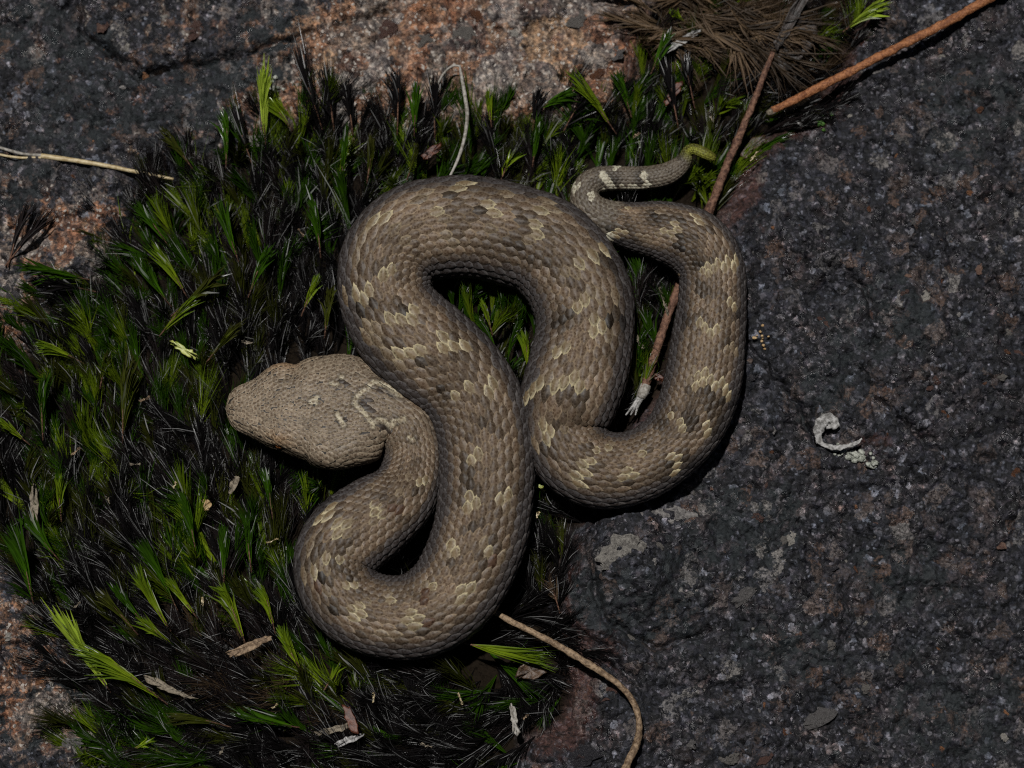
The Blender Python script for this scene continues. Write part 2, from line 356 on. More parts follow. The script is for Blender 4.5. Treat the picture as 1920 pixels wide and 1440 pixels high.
def blob(cx, cy, rx, ry): return np.exp(-((X - cx) / rx) ** 2 - ((Y - cy) / ry) ** 2)
warm = .95 * blob(960, 60, 300, 150) + .5 * blob(700, 130, 150, 140) + .35 * blob(1180, 130, 160, 120) + .45 * blob(110, 440, 130, 80) + .4 * blob(10, 660, 80, 170) + .32 * blob(60, 1170, 110, 130) + .40 * blob(110, 1350, 130, 90) + .25 * blob(330, 20, 120, 60) + .3 * blob(620, 210, 120, 60)
warm += .3 * blob(500, 200, 80, 60) + .20 * (1 - RT)
soil = sm(5, -22, SD + 8 * fbm(X / 20, Y / 20, 2, 3))
rust = RT * sm(60, 5, SD) * .62 + .5 * blob(1350, 250, 90, 80) + .45 * blob(1400, 400, 70, 110) + .5 * blob(1560, 170, 80, 70) + .55 * blob(1640, 830, 75, 35) + .6 * blob(1110, 1230, 70, 90) + .5 * blob(1060, 1390, 90, 60) + .35 * blob(150, 1280, 100, 70) + .35 * blob(1210, 90, 60, 120)
lich = .8 * blob(60, 50, 90, 60) + .8 * blob(390, 150, 80, 50) + .7 * blob(300, 220, 60, 40) + .8 * blob(30, 330, 60, 50) + .7 * blob(560, 120, 60, 40) + .6 * blob(1850, 200, 120, 90) + .5 * blob(1650, 600, 120, 90) + .6 * blob(1800, 1330, 120, 80) + blob(170, 150, 80, 60) + blob(120, 245, 70, 40) + blob(640, 95, 60, 60) + .9 * blob(1180, 1140, 110, 55) + blob(100, 1340, 90, 50) + .6 * blob(500, 30, 60, 40) + .7 * blob(1550, 740, 60, 50) + .5 * blob(1400, 1000, 100, 80) + .6 * blob(1720, 1080, 90, 60) + .4 * blob(1480, 1230, 120, 60)
col = np.stack([np.clip(warm, 0, 1), soil, np.clip(rust, 0, 1), np.clip(lich, 0, 1)], 1)
ny, nx = shp; idx = np.arange(ny * nx).reshape(shp)
F = np.stack([idx[:-1, :-1], idx[1:, :-1], idx[1:, 1:], idx[:-1, 1:]], -1).reshape(-1, 4)
rock = mesh_obj('rock_ground', V, F, M['rock'], col=col)
tag(rock, 'dark speckled granite with a mossy hollow running through it', 'rock', kind='structure')
def ground_z(px, py):
    z, sd, r = rock_height(np.atleast_1d(np.asarray(px, float)), np.atleast_1d(np.asarray(py, float)))
    return z
def plan(P): return 960 + P[..., 0] / U, 720 - P[..., 1] / U

# mineral grains standing proud of the rock
def crystal_mesh(name, seed):
    import bmesh
    r = np.random.default_rng(seed)
    bm = bmesh.new(); bmesh.ops.create_icosphere(bm, subdivisions=3, radius=1.0)
    pl = [(Vector(r.normal(size=3)).normalized(), r.uniform(.5, .85)) for _ in range(12)]
    co = np.array([v_.co[:] for v_ in bm.verts])
    nz = fbm(co[:, 0] * 2.6 + seed, co[:, 1] * 2.6 + co[:, 2] * 1.7, 3, seed % 5)
    for v_, q_ in zip(bm.verts, nz):
        for n_, d_ in pl:
            e = v_.co.dot(n_) - d_
            if e > 0: v_.co -= n_ * e * .9
        v_.co *= 1 + q_ * .55
    me = bpy.data.meshes.new(name); bm.to_mesh(me); bm.free(); return me
CM = {m: [crystal_mesh('crystal', 100 * j + i) for i in range(3)] for j, m in enumerate(MC)}
for m, ms in CM.items():
    for me in ms: me.materials.append(MC[m])
def crystal(px, py, rx, ry, kind, ang=None, proud=.22):
    me = CM[kind][int(rng.integers(3))]
    o = bpy.data.objects.new('crystal', me); sc.collection.objects.link(o); o.parent = rock
    z = ground_z(px, py)[0]; h = 5.0 + min(rx, ry) * .30
    o.location = ((px - 960) * U, (720 - py) * U, z - h * .62 * U)
    o.scale = (rx * U, ry * U, h * U); o.rotation_euler = (rng.normal() * .12, rng.normal() * .12, rng.uniform(0, 6.28) if ang is None else ang)
BIG = [(1165, 1040, 54, 33, 'white', .5), (1240, 972, 62, 24, 'quartz', .1), (1478, 1012, 21, 14, 'white', .8), (1392, 1117, 30, 15, 'quartz', .5), (1292, 1105, 26, 18, 'quartz', .3), (1362, 1412, 28, 20, 'white', .2), (1424, 1413, 20, 17, 'pink', .3),
       (1525, 1340, 38, 22, 'quartz', .5), (1612, 1283, 16, 12, 'white', .1), (1618, 1163, 11, 8, 'white', .2), (1545, 1070, 24, 13, 'grey', .3), (1600, 1065, 7, 11, 'orange', .1), (1730, 560, 26, 12, 'white', .5), (1868, 82, 24, 15, 'grey', .3),
       (1700, 255, 20, 12, 'quartz', -.6), (1545, 605, 17, 9, 'pink', -.9), (1535, 560, 22, 18, 'grey', .3), (1720, 60, 16, 10, 'white', .2), (1875, 1015, 16, 10, 'pink', -.4), (1760, 1440, 20, 9, 'quartz', .2), (1465, 1370, 14, 12, 'orange', .5),
       (1890, 620, 12, 10, 'white', 0), (1910, 660, 14, 14, 'pink', 0), (1750, 715, 20, 15, 'pink', .3), (1875, 705, 12, 10, 'white', 0), (1890, 1330, 12, 10, 'orange', 0), (1410, 255, 22, 10, 'grey', .5), (1380, 340, 18, 16, 'quartz', 1.1),
       (225, 70, 12, 16, 'white', .3), (258, 84, 16, 10, 'pink', .6), (180, 32, 14, 18, 'pink', .2), (355, 40, 20, 14, 'pink', .8), (295, 15, 28, 18, 'white', .4), (195, 258, 11, 6, 'quartz', 0), (258, 126, 12, 10, 'orange', 0), (865, 55, 26, 32, 'white', .2),
       (790, 55, 30, 22, 'white', .8), (960, 48, 24, 20, 'white', .4), (1080, 20, 34, 22, 'white', .1), (1150, 90, 22, 16, 'quartz', .3), (720, 40, 28, 22, 'pink', .5), (672, 205, 32, 38, 'pink', .2), (1120, 130, 24, 18, 'orange', .6), (900, 15, 26, 20, 'orange', .3),
       (100, 1280, 18, 10, 'orange', .2), (65, 1265, 14, 12, 'orange', .6), (32, 1195, 16, 10, 'white', .3), (65, 1150, 14, 12, 'quartz', .1), (150, 1400, 40, 20, 'quartz', .6), (1135, 1300, 24, 16, 'pink', .4), (1085, 1420, 40, 20, 'grey', .2), (1180, 1200, 18, 12, 'white', .6),
       (1065, 1200, 24, 12, 'pink', .7), (470, 245, 30, 22, 'white', .2), (545, 145, 14, 10, 'white', .1), (15, 560, 26, 40, 'grey', .3), (20, 690, 18, 20, 'pink', .1), (180, 490, 26, 14, 'white', .3), (50, 380, 16, 10, 'pink', .5)]
for c in BIG: crystal(*c)
n = 0
while n < 235:
    px, py = rng.uniform(0, 1920), rng.uniform(0, 1440)
    if inpoly(np.array([px]), np.array([py]), MOSS)[0] or segdist(np.array([px]), np.array([py]), MOSSC)[0] < 12: continue
    if px < 1250 and rng.random() < .35: continue
    r_ = 4.0 + 8 * rng.random() ** 3
    crystal(px, py, r_ * rng.uniform(.9, 1.5), r_ * rng.uniform(.6, 1), rng.choice(['quartz', 'white', 'pink', 'orange', 'grey'], p=[.24, .10, .2, .12, .34])); n += 1

# ------------------------------------------------------------------ the snake
BOT = 34.0   # the belly lies this many tenths of a millimetre above the moss bed
HEAD = [(423, 768, 2, 2), (425.5, 768, 11, 8), (430, 768, 23, 15), (437, 767.5, 35, 22), (450, 767, 44, 28), (466, 767, 51, 32), (484, 767, 61, 36), (505, 766, 76, 40), (526, 765, 82, 44), (545, 767, 84, 46), (562, 768, 92, 47),
        (588, 768, 102, 48), (614, 771, 108, 49), (640, 774, 108, 50), (665, 777, 102, 50), (688, 780, 92, 49), (708, 782, 82, 48), (726, 784, 71, 47), (744, 790, 61, 46)]
BODY = [(763, 806, 56), (777, 845, 53), (771, 895, 58), (748, 935, 65), (703, 970, 74), (654, 1008, 77), (629, 1048, 74), (634, 1095, 72), (665, 1135, 71), (721, 1156, 73), (790, 1151, 77), (853, 1104, 81), (896, 1015, 84), (911, 925, 85), (912, 855, 85),
        (899, 778, 86), (866, 717, 88), (812, 668, 93), (761, 622, 91), (729, 572, 85), (722, 522, 86), (736, 475, 88), (775, 440, 91), (828, 427, 92), (890, 425, 92), (960, 440, 92), (1022, 464, 92), (1067, 510, 92), (1091, 560, 91), (1097, 617, 88),
        (1086, 684, 90), (1065, 752, 87), (1056, 806, 76), (1073, 847, 74), (1112, 876, 71), (1163, 881, 67), (1218, 863, 63), (1265, 827, 63), (1298, 778, 67), (1319, 710, 69), (1329, 632, 66), (1336, 560, 61), (1333, 503, 60), (1305, 459, 62),
        (1247, 434, 55), (1185, 424, 44), (1137, 411, 35), (1107, 392, 29), (1096, 366, 25.5), (1106, 345, 23.5), (1130, 335, 22), (1165, 334, 21), (1205, 334, 20.5), (1245, 328, 20), (1272, 313, 17), (1285, 296, 12), (1290, 283, 9.5), (1301, 279, 9.0), (1316, 285, 9.5), (1329, 291, 8.5), (1338, 295.5, 6), (1343, 297.5, 2)]
pts = []
for i, (x, y, hw, hz) in enumerate(HEAD):
    pts.append((x, y, hw, hz, 92 - max(0, (x - 690)) * .12))
for i, (x, y, hw) in enumerate(BODY):
    hz = hw * (.80 if hw > 30 else .95)
    if i < 4: hz = hw * (.92 - .01 * i)
    zc = BOT + hz
    if i == 0: zc = 85
    if i == 1: zc = 83
    k_ = i - (len(BODY) - 8)
    if k_ >= 0: zc += [2, 10, 20, 29, 33, 31, 28, 26][k_]
    pts.append((x, y, hw, hz, zc))
DS = 3.0
cl, S = catmull(pts, DS)
for c_ in (2, 3): cl[:, c_] = np.maximum(cl[:, c_], 1.0)
for c_ in range(5):
    a = cl[:, c_].copy(); ker = np.array([1, 2, 3, 2, 1]) / 9.0
    b = np.convolve(np.pad(a, 2, mode='edge'), ker, 'valid'); b[:10] = a[:10]; b[-8:] = a[-8:]; cl[:, c_] = b
NS = len(cl)
C = at(cl[:, 0], cl[:, 1], cl[:, 4] * U)
HW, HZ = cl[:, 2] * U, cl[:, 3] * U
T = np.gradient(C, axis=0); T[:, 2] *= .6
ker = np.hanning(9); ker /= ker.sum()
T = np.stack([np.convolve(np.pad(T[:, k], 4, mode='edge'), ker, 'valid') for k in range(3)], 1)
T /= np.linalg.norm(T, axis=1)[:, None]
N = np.cross(np.array([0, 0, 1.0]), T); N /= np.linalg.norm(N, axis=1)[:, None]
UPV = np.cross(T, N)
roll_ = math.radians(13) * sm(345, 250, S)                    # the head is rolled a little, showing one cheek
N, UPV = N * np.cos(roll_)[:, None] - UPV * np.sin(roll_)[:, None], UPV * np.cos(roll_)[:, None] + N * np.sin(roll_)[:, None]
NQ = 97
headf = sm(330, 270, S)
TH = np.linspace(-math.pi, math.pi, 721)
q_u = np.linspace(-1, 1, NQ)
PT = np.zeros((NS, NQ, 3)); HALF = np.zeros(NS)
for i in range(NS):
    e = 1.0 - .20 * headf[i]
    l = np.sign(np.sin(TH)) * np.abs(np.sin(TH)) ** e; vz = np.sign(np.cos(TH)) * np.abs(np.cos(TH)) ** (e * .95)
    # flatter belly; slightly ridged back on the thick body
    vz = np.where(vz < 0, -np.abs(vz) ** .8 * (.93 - .12 * headf[i]), vz)
    if headf[i] > .01:                                        # head: broadest low, top plate gently domed
        l = l * (1 + headf[i] * (-.07 * np.clip(vz, 0, 1) ** 2))
    X_, Z_ = l * HW[i], vz * HZ[i]
    ds = np.hypot(np.diff(X_), np.diff(Z_)); L = np.concatenate([[0], np.cumsum(ds)]); mid_ = np.interp(0, TH, L)
    HALF[i] = L[-1] / 2
    qq = (q_u + 1) / 2 * L[-1]
    PT[i] = C[i] + np.interp(qq, L, X_)[:, None] * N[i] + np.interp(qq, L, Z_)[:, None] * UPV[i]
# brow ridges over the eyes, a shallow groove down the crown, jaw bulges
Sg, Qg = np.meshgrid(S, q_u, indexing='ij')
def normals(P):
    a = np.gradient(P, axis=0); b = np.gradient(P, axis=1); n_ = np.cross(b, a); ln = np.linalg.norm(n_, axis=2)[..., None]
    n_ = n_ / np.maximum(ln, 1e-12)
    sgn = np.sum(n_ * (P - C[:, None, :]), axis=2, keepdims=True); return np.where(sgn < 0, -n_, n_)
NT_ = normals(PT)
bump_ = np.zeros_like(Sg)
for sgn in (-1, 1):
    bump_ += 6.5 * np.exp(-((Sg - 103) / 17) ** 2 - ((Qg - sgn * .36) / .075) ** 2)
    bump_ -= 6.0 * np.exp(-((Sg - 104) / 20) ** 2 - ((Qg - sgn * .50) / .06) ** 2)
    bump_ += 3.0 * np.exp(-((Sg - 50) / 40) ** 2 - ((Qg - sgn * .30) / .06) ** 2)
    bump_ += 5 * np.exp(-((Sg - 230) / 50) ** 2 - ((Qg - sgn * .42) / .12) ** 2)
bump_ -= 4.0 * np.exp(-((Sg - 190) / 90) ** 2 - (Qg / .09) ** 2) * headf[:, None]
bump_ -= 2.0 * np.exp(-((np.abs(Qg) - .585) / .018) ** 2) * sm(235, 190, Sg) * sm(5, 20, Sg)   # mouth line
PT = PT + NT_ * (bump_ * U)[..., None]
NT_ = normals(PT)
for _ in range(2):
    NT_[1:-1] = (NT_[:-2] + 2 * NT_[1:-1] + NT_[2:]); NT_ /= np.linalg.norm(NT_, axis=2)[..., None]
def surf(s, q):
    i = np.clip(s / DS, 0, NS - 1.001); i0 = i.astype(int); fi = (i - i0)[..., None]
    j = np.clip((q + 1) / 2 * (NQ - 1), 0, NQ - 1.001); j0 = j.astype(int); fj = (j - j0)[..., None]
    out = []
    for A_ in (PT, NT_):
        out.append((A_[i0, j0] * (1 - fj) + A_[i0, j0 + 1] * fj) * (1 - fi) + (A_[i0 + 1, j0] * (1 - fj) + A_[i0 + 1, j0 + 1] * fj) * fi)
    return out
half = lambda s: np.interp(s, S, HALF) / U
hwf = lambda s: np.interp(s, S, HW) / U

SLEN = S[-1]
base = C[NS // 2].copy(); base[2] = BOT * U
snake = empty('snake', base)
tag(snake, 'brown patterned snake with a broad triangular head coiled on moss and rock', 'snake')
OFF = base
# the skin beneath the scales: one continuous surface from snout to tail
ring = PT - OFF - NT_ * (1.2 * U)
Vb = ring[:, :-1].reshape(-1, 3); m_ = NQ - 1
ii, jj = np.meshgrid(np.arange(NS - 1), np.arange(m_), indexing='ij')
Fb = np.stack([ii * m_ + jj, (ii + 1) * m_ + jj, (ii + 1) * m_ + (jj + 1) % m_, ii * m_ + (jj + 1) % m_], -1).reshape(-1, 4)
Vb = np.vstack([Vb, ring[0].mean(0), ring[-1].mean(0)])
caps = [[len(Vb) - 2, j, (j + 1) % m_] for j in range(m_)] + [[len(Vb) - 1, (NS - 1) * m_ + (j + 1) % m_, (NS - 1) * m_ + j] for j in range(m_)]
body = mesh_obj('body', Vb, Fb, M['skin'], snake, F2=np.array(caps))

# --- where the pale and dark marks are
def zz(x0, y0, f, s):
    return [(x0 + a * f, y0 + b * f) for a, b in s]
P_ = []; W_ = []; D_ = []; R_ = []
P_ += zz(620, 310, .3125, [(790, 100), (745, 150), (615, 265), (620, 310), (925, 250), (950, 310), (1215, 345), (1210, 400), (1260, 260), (215, 390), (275, 370), (300, 700), (350, 670), (165, 775), (225, 795), (190, 820), (390, 950), (465, 945), (480, 890), (520, 930),
    (680, 1100), (750, 1070), (670, 1050), (830, 1085), (450, 1140), (530, 1130), (515, 1175), (960, 1325), (775, 1400), (860, 1360), (925, 1385), (1580, 500), (1640, 500), (1450, 550), (1510, 550), (1560, 545), (1520, 790), (1480, 800), (1590, 940), (1630, 975),
    (1400, 1050), (1420, 1060), (1360, 1090), (1260, 1290), (1420, 1290), (1480, 1290), (1500, 1320), (1200, 1340), (1170, 1400)])
W_ += zz(620, 310, .3125, [(480, 210), (670, 360), (930, 355), (1190, 450), (1250, 220), (1310, 245), (1020, 180), (380, 410), (430, 450), (155, 580), (120, 830), (235, 1000), (305, 1010), (210, 1080), (285, 1080), (380, 1150), (460, 1210), (985, 1390), (1400, 590), (1430, 610), (1680, 980), (1320, 1280), (160, 480), (520, 150), (1700, 760), (1560, 700), (1600, 760), (680, 420), (720, 470)])
D_ += zz(620, 310, .3125, [(880, 280), (340, 650), (290, 660), (210, 870), (190, 900), (850, 1120), (800, 1115), (560, 1180), (1260, 430), (1500, 830), (1450, 860), (1400, 900), (1360, 940), (1700, 900), (1660, 930), (1640, 550), (1690, 570), (1300, 1320), (1400, 1320), (1490, 1360), (1250, 1340), (840, 1340), (720, 1380), (690, 1370), (1750, 900), (820, 110), (720, 1120), (430, 890), (1200, 540)])
P_ += zz(520, 860, .3125, [(855, 110), (850, 140), (890, 140), (590, 265), (640, 270), (590, 305), (645, 325), (270, 340), (325, 325), (315, 290), (390, 400), (370, 430), (430, 400), (320, 580), (350, 580), (370, 610), (205, 645), (410, 760), (460, 750), (410, 910), (480, 940), (465, 900), (420, 970), (650, 860), (800, 940), (840, 970), (770, 985), (800, 1025),
    (1030, 560), (1070, 590), (910, 790), (1240, 570), (1285, 570), (1090, 785), (1140, 780), (1110, 840), (1165, 265), (1160, 320), (1205, 310), (1330, 250), (1385, 220), (1180, 20), (1220, 10)])
W_ += zz(520, 860, .3125, [(580, 180), (570, 350), (460, 430), (205, 480), (155, 640), (270, 790), (650, 800), (610, 1030), (700, 1040), (1040, 600), (860, 750), (940, 770), (1260, 520), (1340, 580), (1360, 290), (780, 90), (740, 200), (260, 640), (300, 660), (430, 520), (530, 860)])
D_ += zz(520, 860, .3125, [(845, 180), (330, 270), (410, 450), (160, 600), (340, 905), (310, 900), (740, 985), (850, 1020), (880, 1000), (1030, 625), (1320, 640), (1380, 190), (1310, 530), (690, 270), (1070, 850), (250, 690)])
R_ += zz(520, 860, .3125, [(870, 830), (850, 850), (720, 290), (1260, 640), (190, 570), (900, 1000), (500, 1010), (230, 730), (1380, 560)])
P_ += zz(960, 600, .25, [(625, 25), (670, 75), (690, 60), (390, 170), (420, 160), (215, 455), (320, 440), (410, 450), (480, 450), (510, 480), (140, 520), (120, 560), (210, 790), (290, 810), (250, 880), (640, 960), (690, 960), (620, 990), (570, 1030), (500, 1070), (490, 1120), (430, 1170), (510, 1200), (850, 1140), (800, 1190), (910, 1190), (940, 1005),
    (1200, 740), (1240, 770), (1260, 820), (1200, 1010), (1250, 1030), (1200, 1080), (1230, 1100), (1200, 1140), (1440, 780), (1450, 830), (1470, 870), (1400, 460), (1430, 430), (1380, 490), (1470, 480), (1540, 510), (1570, 530), (1610, 590), (1420, 80), (1450, 110), (1490, 90), (1530, 90), (1390, 40)])
W_ += zz(960, 600, .25, [(730, 60), (350, 200), (260, 440), (170, 870), (400, 770), (960, 940), (1350, 430), (1630, 220), (1680, 260), (720, 920), (1330, 460)])
D_ += zz(960, 600, .25, [(300, 490), (250, 500), (400, 495), (480, 510), (520, 530), (350, 510), (200, 940), (230, 960), (420, 1110), (560, 1100), (1150, 775), (1100, 790), (1300, 750), (1340, 780), (1300, 1060), (1300, 1100), (1340, 1080), (1420, 30), (1400, 10), (1500, 560), (1650, 650), (1450, 540), (1480, 580), (1520, 600), (1340, 520), (1130, 1180), (1500, 830), (1480, 1120)])
P_ += zz(1040, 240, .2083, [(430, 430), (450, 450), (470, 500), (500, 530), (440, 580), (790, 410), (795, 460), (810, 510), (800, 540), (200, 550), (185, 570), (330, 610), (345, 630), (540, 350), (600, 545), (660, 545), (710, 548), (690, 710), (600, 910), (640, 940), (560, 970), (500, 990), (600, 1000), (1090, 880), (1110, 920), (1060, 950), (1020, 920), (1310, 830), (1350, 860),
    (1380, 1330), (1430, 1290), (1460, 1260), (1350, 1290), (1500, 1270), (1560, 1240), (1610, 1220), (1640, 1260), (1480, 1230)])
W_ += zz(1040, 240, .2083, [(1090, 1000), (970, 725), (980, 960), (1120, 1330), (780, 1000), (820, 980)])
D_ += zz(1040, 240, .2083, [(680, 900), (730, 990), (660, 930), (1130, 850), (1300, 1240), (1350, 1250), (1410, 1230), (450, 470), (760, 440), (760, 480), (1130, 970), (600, 1050), (520, 480), (910, 780), (940, 790), (520, 940), (1150, 1000), (1120, 1090)])
P_ += zz(1280, 480, 1 / 3, [(140, 70), (190, 60), (240, 50), (290, 50), (100, 410), (140, 430), (180, 430), (290, 280), (310, 310), (60, 690), (100, 690), (130, 720), (200, 740), (230, 770), (250, 800)])
W_ += zz(1280, 480, 1 / 3, [(280, 530), (250, 560)])
D_ += zz(1280, 480, 1 / 3, [(100, 200), (120, 210), (100, 360), (120, 380), (150, 50), (300, 340), (20, 380), (150, 850), (220, 840), (180, 930)])
def dens(L_, st=3.0):
    out = []
    for (a1, b1), (a2, b2) in zip(L_[:-1], L_[1:]):
        n_ = max(1, int(math.hypot(a2 - a1, b2 - b1) / st)); out += [(a1 + (a2 - a1) * t / n_, b1 + (b2 - b1) * t / n_) for t in range(n_)]
    return out + [L_[-1]]
H_ = dens(zz(380, 620, .2604, [(1420, 460), (1400, 430), (1340, 405), (1290, 390), (1230, 370), (1190, 410), (1140, 450), (1100, 490), (1095, 530), (1130, 560), (1160, 590), (1190, 630), (1220, 665), (1270, 640), (1310, 650), (1350, 695), (1400, 650), (1450, 640)])) + dens(zz(380, 620, .2604, [(1340, 415), (1390, 455), (1430, 470)]))
H_ += dens(zz(380, 620, .2604, [(825, 485), (780, 515), (815, 518)])) + dens(zz(380, 620, .2604, [(970, 600), (990, 640), (1015, 680)])) + dens(zz(380, 620, .2604, [(930, 380), (965, 385)])) + zz(380, 620, .2604, [(1000, 335), (1225, 690), (1370, 650), (1490, 765), (1515, 790)])
HD_ = zz(380, 620, .2604, [(1170, 490), (1140, 540), (1180, 570), (1010, 375), (1000, 655), (1290, 690), (1330, 730), (1270, 420), (1120, 870)])

sv, sq, sa_, sb_, slift, scol, srim, skeel = [], [], [], [], [], [], [], []
def add_scale(s, q, a, b, lift, c, rim, keel):
    sv.append(s); sq.append(q); sa_.append(a); sb_.append(b); slift.append(lift); scol.append(c); srim.append(rim); skeel.append(keel)
cand = []
# head: small granules growing towards the nape
s_ = 6.0; tog = 0
while s_ < 322:
    g = 4.5 + 1.0 * float(sm(40, 220, np.array(s_))) + 1.2 * float(sm(230, 322, np.array(s_))); Hh = float(half(s_)); lat = g * 2.0; nrow = int(.60 * Hh / lat)
    rear = float(sm(150, 300, np.array(s_)))
    for r_ in range(-nrow - 1, nrow + 2):
        q = (r_ + tog * .5 + rng.normal() * .13) * lat / Hh
        if abs(q) > .60: continue
        lab = abs(q) > .52
        cand.append((s_ + rng.normal() * g * .22, q, g * (1.45 + .45 * rear) * (1.15 if lab else 1), g * 1.02 * rng.uniform(.85, 1.1), 1.5 + .5 * rear, 0, .3))
    tog = 1 - tog
    s_ += g * (1.62 - .05 * rear)
# body rows
def rows(s0, s1, nr, kx, zone):
    s = s0; t_ = 0
    qmax = .71
    while s < s1:
        hw = float(hwf(s)); sp = kx * hw
        for r_ in range(nr):
            q = -qmax + 2 * qmax * r_ / (nr - 1)
            so = s + (sp * .5 if r_ % 2 else 0)
            Hh = float(half(so)); wrow = 2 * qmax * Hh / (nr - 1)
            b = wrow * .80 * (1 + .10 * abs(q))
            cand.append((so + rng.normal() * sp * .035, q + rng.normal() * .0022, sp * rng.uniform(.86, .96), b * rng.uniform(.93, 1.04), rng.uniform(.85, 1.15), zone, 1.0))
        s += sp
rows(316, 520, 25, .265, 1); rows(520, SLEN - 760, 25, .275, 1); rows(SLEN - 760, SLEN - 380, 25, .28, 1); rows(SLEN - 380, SLEN - 84, 15, .40, 2); rows(SLEN - 84, SLEN - 4, 11, .46, 3)
ca = np.array([c[:7] for c in cand])
Pc, Nc = surf(ca[:, 0], ca[:, 1]); cx, cy = pix(Pc)
def mind(L_):
    L_ = np.array(L_); return np.sqrt(((cx[:, None] - L_[None, :, 0]) ** 2 + (cy[:, None] - L_[None, :, 1]) ** 2).min(1))
def nearest(L_):
    L_ = np.array(L_); v_ = np.where((ca[:, 5] > 0) & (np.abs(ca[:, 1]) < .52))[0]; m_ = np.zeros(len(ca), bool)
    d_ = (cx[v_][:, None] - L_[None, :, 0]) ** 2 + (cy[v_][:, None] - L_[None, :, 1]) ** 2; m_[v_[d_.argmin(0)]] = True; return m_
dP, dW, dD, dR, dH, dHD = mind(P_), mind(W_), mind(D_), mind(R_), mind(H_), mind(HD_)
zone = ca[:, 5]; aq = np.abs(ca[:, 1]); s_all = ca[:, 0]
nlow = fbm(s_all / 55, ca[:, 1] * 6, 3, 2); nlow2 = fbm(s_all / 26 + 40, ca[:, 1] * 11, 3, 4); rnd = rng.random(len(ca))
br = np.array([.138, .103, .071]); gr = np.array([.056, .051, .051]); hd = np.array([.215, .172, .125]); pale = np.array([.262, .224, .148]); dkc = np.array([.058, .045, .040]); rstc = np.array([.085, .050, .032]); wh = np.array([.44, .42, .33])
colr = br * .93 * (1 + .75 * nlow + .5 * nlow2 + .42 * (rnd - .5))[:, None]
fl = sm(.22, .34, aq + .05 * nlow2)[:, None]; colr = colr * (1 - fl) + gr * (1 + .3 * nlow2 + .15 * (rnd - .5))[:, None] * fl
rim = .38 + .30 * rnd
tailz = zone >= 2
colr[tailz] = (np.array([.125, .108, .086]) * (1 + .35 * nlow2 + .15 * (rnd - .5))[:, None])[tailz]
mh = zone == 0
hcol = hd * (1 + .30 * nlow2 + .30 * (rnd - .5))[:, None]
hb = sm(90, 250, s_all)[:, None]; hcol = hcol * (1 - .12 * hb) ; side_ = (sm(.43, .47, aq) * sm(.575, .555, aq) * sm(20, 50, s_all) * sm(250, 180, s_all))[:, None]; hcol = hcol * (1 - .72 * side_)
hsp = (np.exp(-((s_all - 105) / 26) ** 2) * np.exp(-((aq - .37) / .07) ** 2))[:, None]; hcol = hcol * (1 + hsp * np.array([.15, -.02, -.18]))
neck = .65 * sm(440, 312, s_all)[:, None] * (zone == 1)[:, None]; colr = colr * (1 - neck) + hd * .92 * (1 + .3 * (rnd - .5))[:, None] * neck
colr = np.where(mh[:, None], hcol, colr); rim = np.where(mh, .35, rim)
dk = ~mh; colr[dk] *= (1 - .72 * np.exp(-(dD[dk] / 13.0) ** 2))[:, None]; rim[dk] *= (1 - .8 * np.exp(-(dD[dk] / 14.0) ** 2))
colr[(dR < 9) & ~mh] = rstc
wk = nearest(W_) & (zone == 1); colr[wk] = (br * .75 + pale * .25) * (1 + .15 * (rnd[wk] - .5))[:, None]; rim[wk] = .6
pk = nearest(P_) & (zone == 1); colr[pk] = pale * (1 + .22 * (rnd[pk] - .5))[:, None]; rim[pk] = 1.0
pt = (dP < 6.5) & tailz; colr[pt] = wh; rim[pt] = .3
hk = np.zeros(len(ca), bool)
hdk = (dHD < 7) & (s_all < 430) & ~hk; colr[hdk] = np.array([.060, .047, .038])
tz = zone == 3; g_ = sm(SLEN - 84, SLEN - 50, s_all); colr[tz] = (np.array([.10, .088, .07]) * (1 - g_[:, None]) + np.array([.19, .20, .035]) * g_[:, None] * (1 + .5 * (rnd[:, None] - .5)))[tz]
back = tz & (ca[:, 1] > .1); colr[back] *= .55
# --- the scale shape: a keeled leaf whose free tip points to the tail
NU, NV = 8, 5
tu = np.array([-.62, -.3, 0, .25, .52, .78, 1.0, 1.0]); wu = np.array([.58, .82, .97, .94, .74, .42, .07, .07])
lift_u = np.array([-.25, .10, .45, .75, .95, 1.0, .98, -.25])
vv = np.linspace(-1, 1, NV)
uu = np.repeat(tu, NV).reshape(NU, NV); vv2 = (wu[:, None] * vv[None, :]); wuh = np.array([.60, .88, 1.0, .98, .88, .66, .26, .26]); vv2h = wuh[:, None] * vv[None, :]
edge = (1 - vv[None, :] ** 2)
n_s = len(ca)
a_ = ca[:, 2][:, None, None]; b_ = ca[:, 3][:, None, None]
hu = np.where(zone == 0, 1.35, 2.3)[:, None, None] * ca[:, 4][:, None, None] * (b_ / 10.0).clip(.35, 1.2)
hgt = hu * (lift_u[None, :, None] * (.35 + .65 * edge[None]) - .38 * (1 - edge[None])) + hu * ca[:, 6][:, None, None] * .65 * np.exp(-(vv[None, None, :] / .24) ** 2) * (wu[None, :, None] > .5)
sS = ca[:, 0][:, None, None] + a_ * uu[None] ; qS = ca[:, 1][:, None, None] + b_ * np.where((zone == 0)[:, None, None], vv2h[None], vv2[None]) / np.interp(np.clip(sS, 0, SLEN), S, HALF / U)
Pp, Nn = surf(sS, qS)
VS = Pp + Nn * ((hgt + .3) * U)[..., None] - OFF
fi_, fj_ = np.meshgrid(np.arange(NU - 1), np.arange(NV - 1), indexing='ij')
quad = np.stack([fi_ * NV + fj_, fi_ * NV + fj_ + 1, (fi_ + 1) * NV + fj_ + 1, (fi_ + 1) * NV + fj_], -1).reshape(-1, 4)
FS = (quad[None] + (np.arange(n_s) * NU * NV)[:, None, None]).reshape(-1, 4)
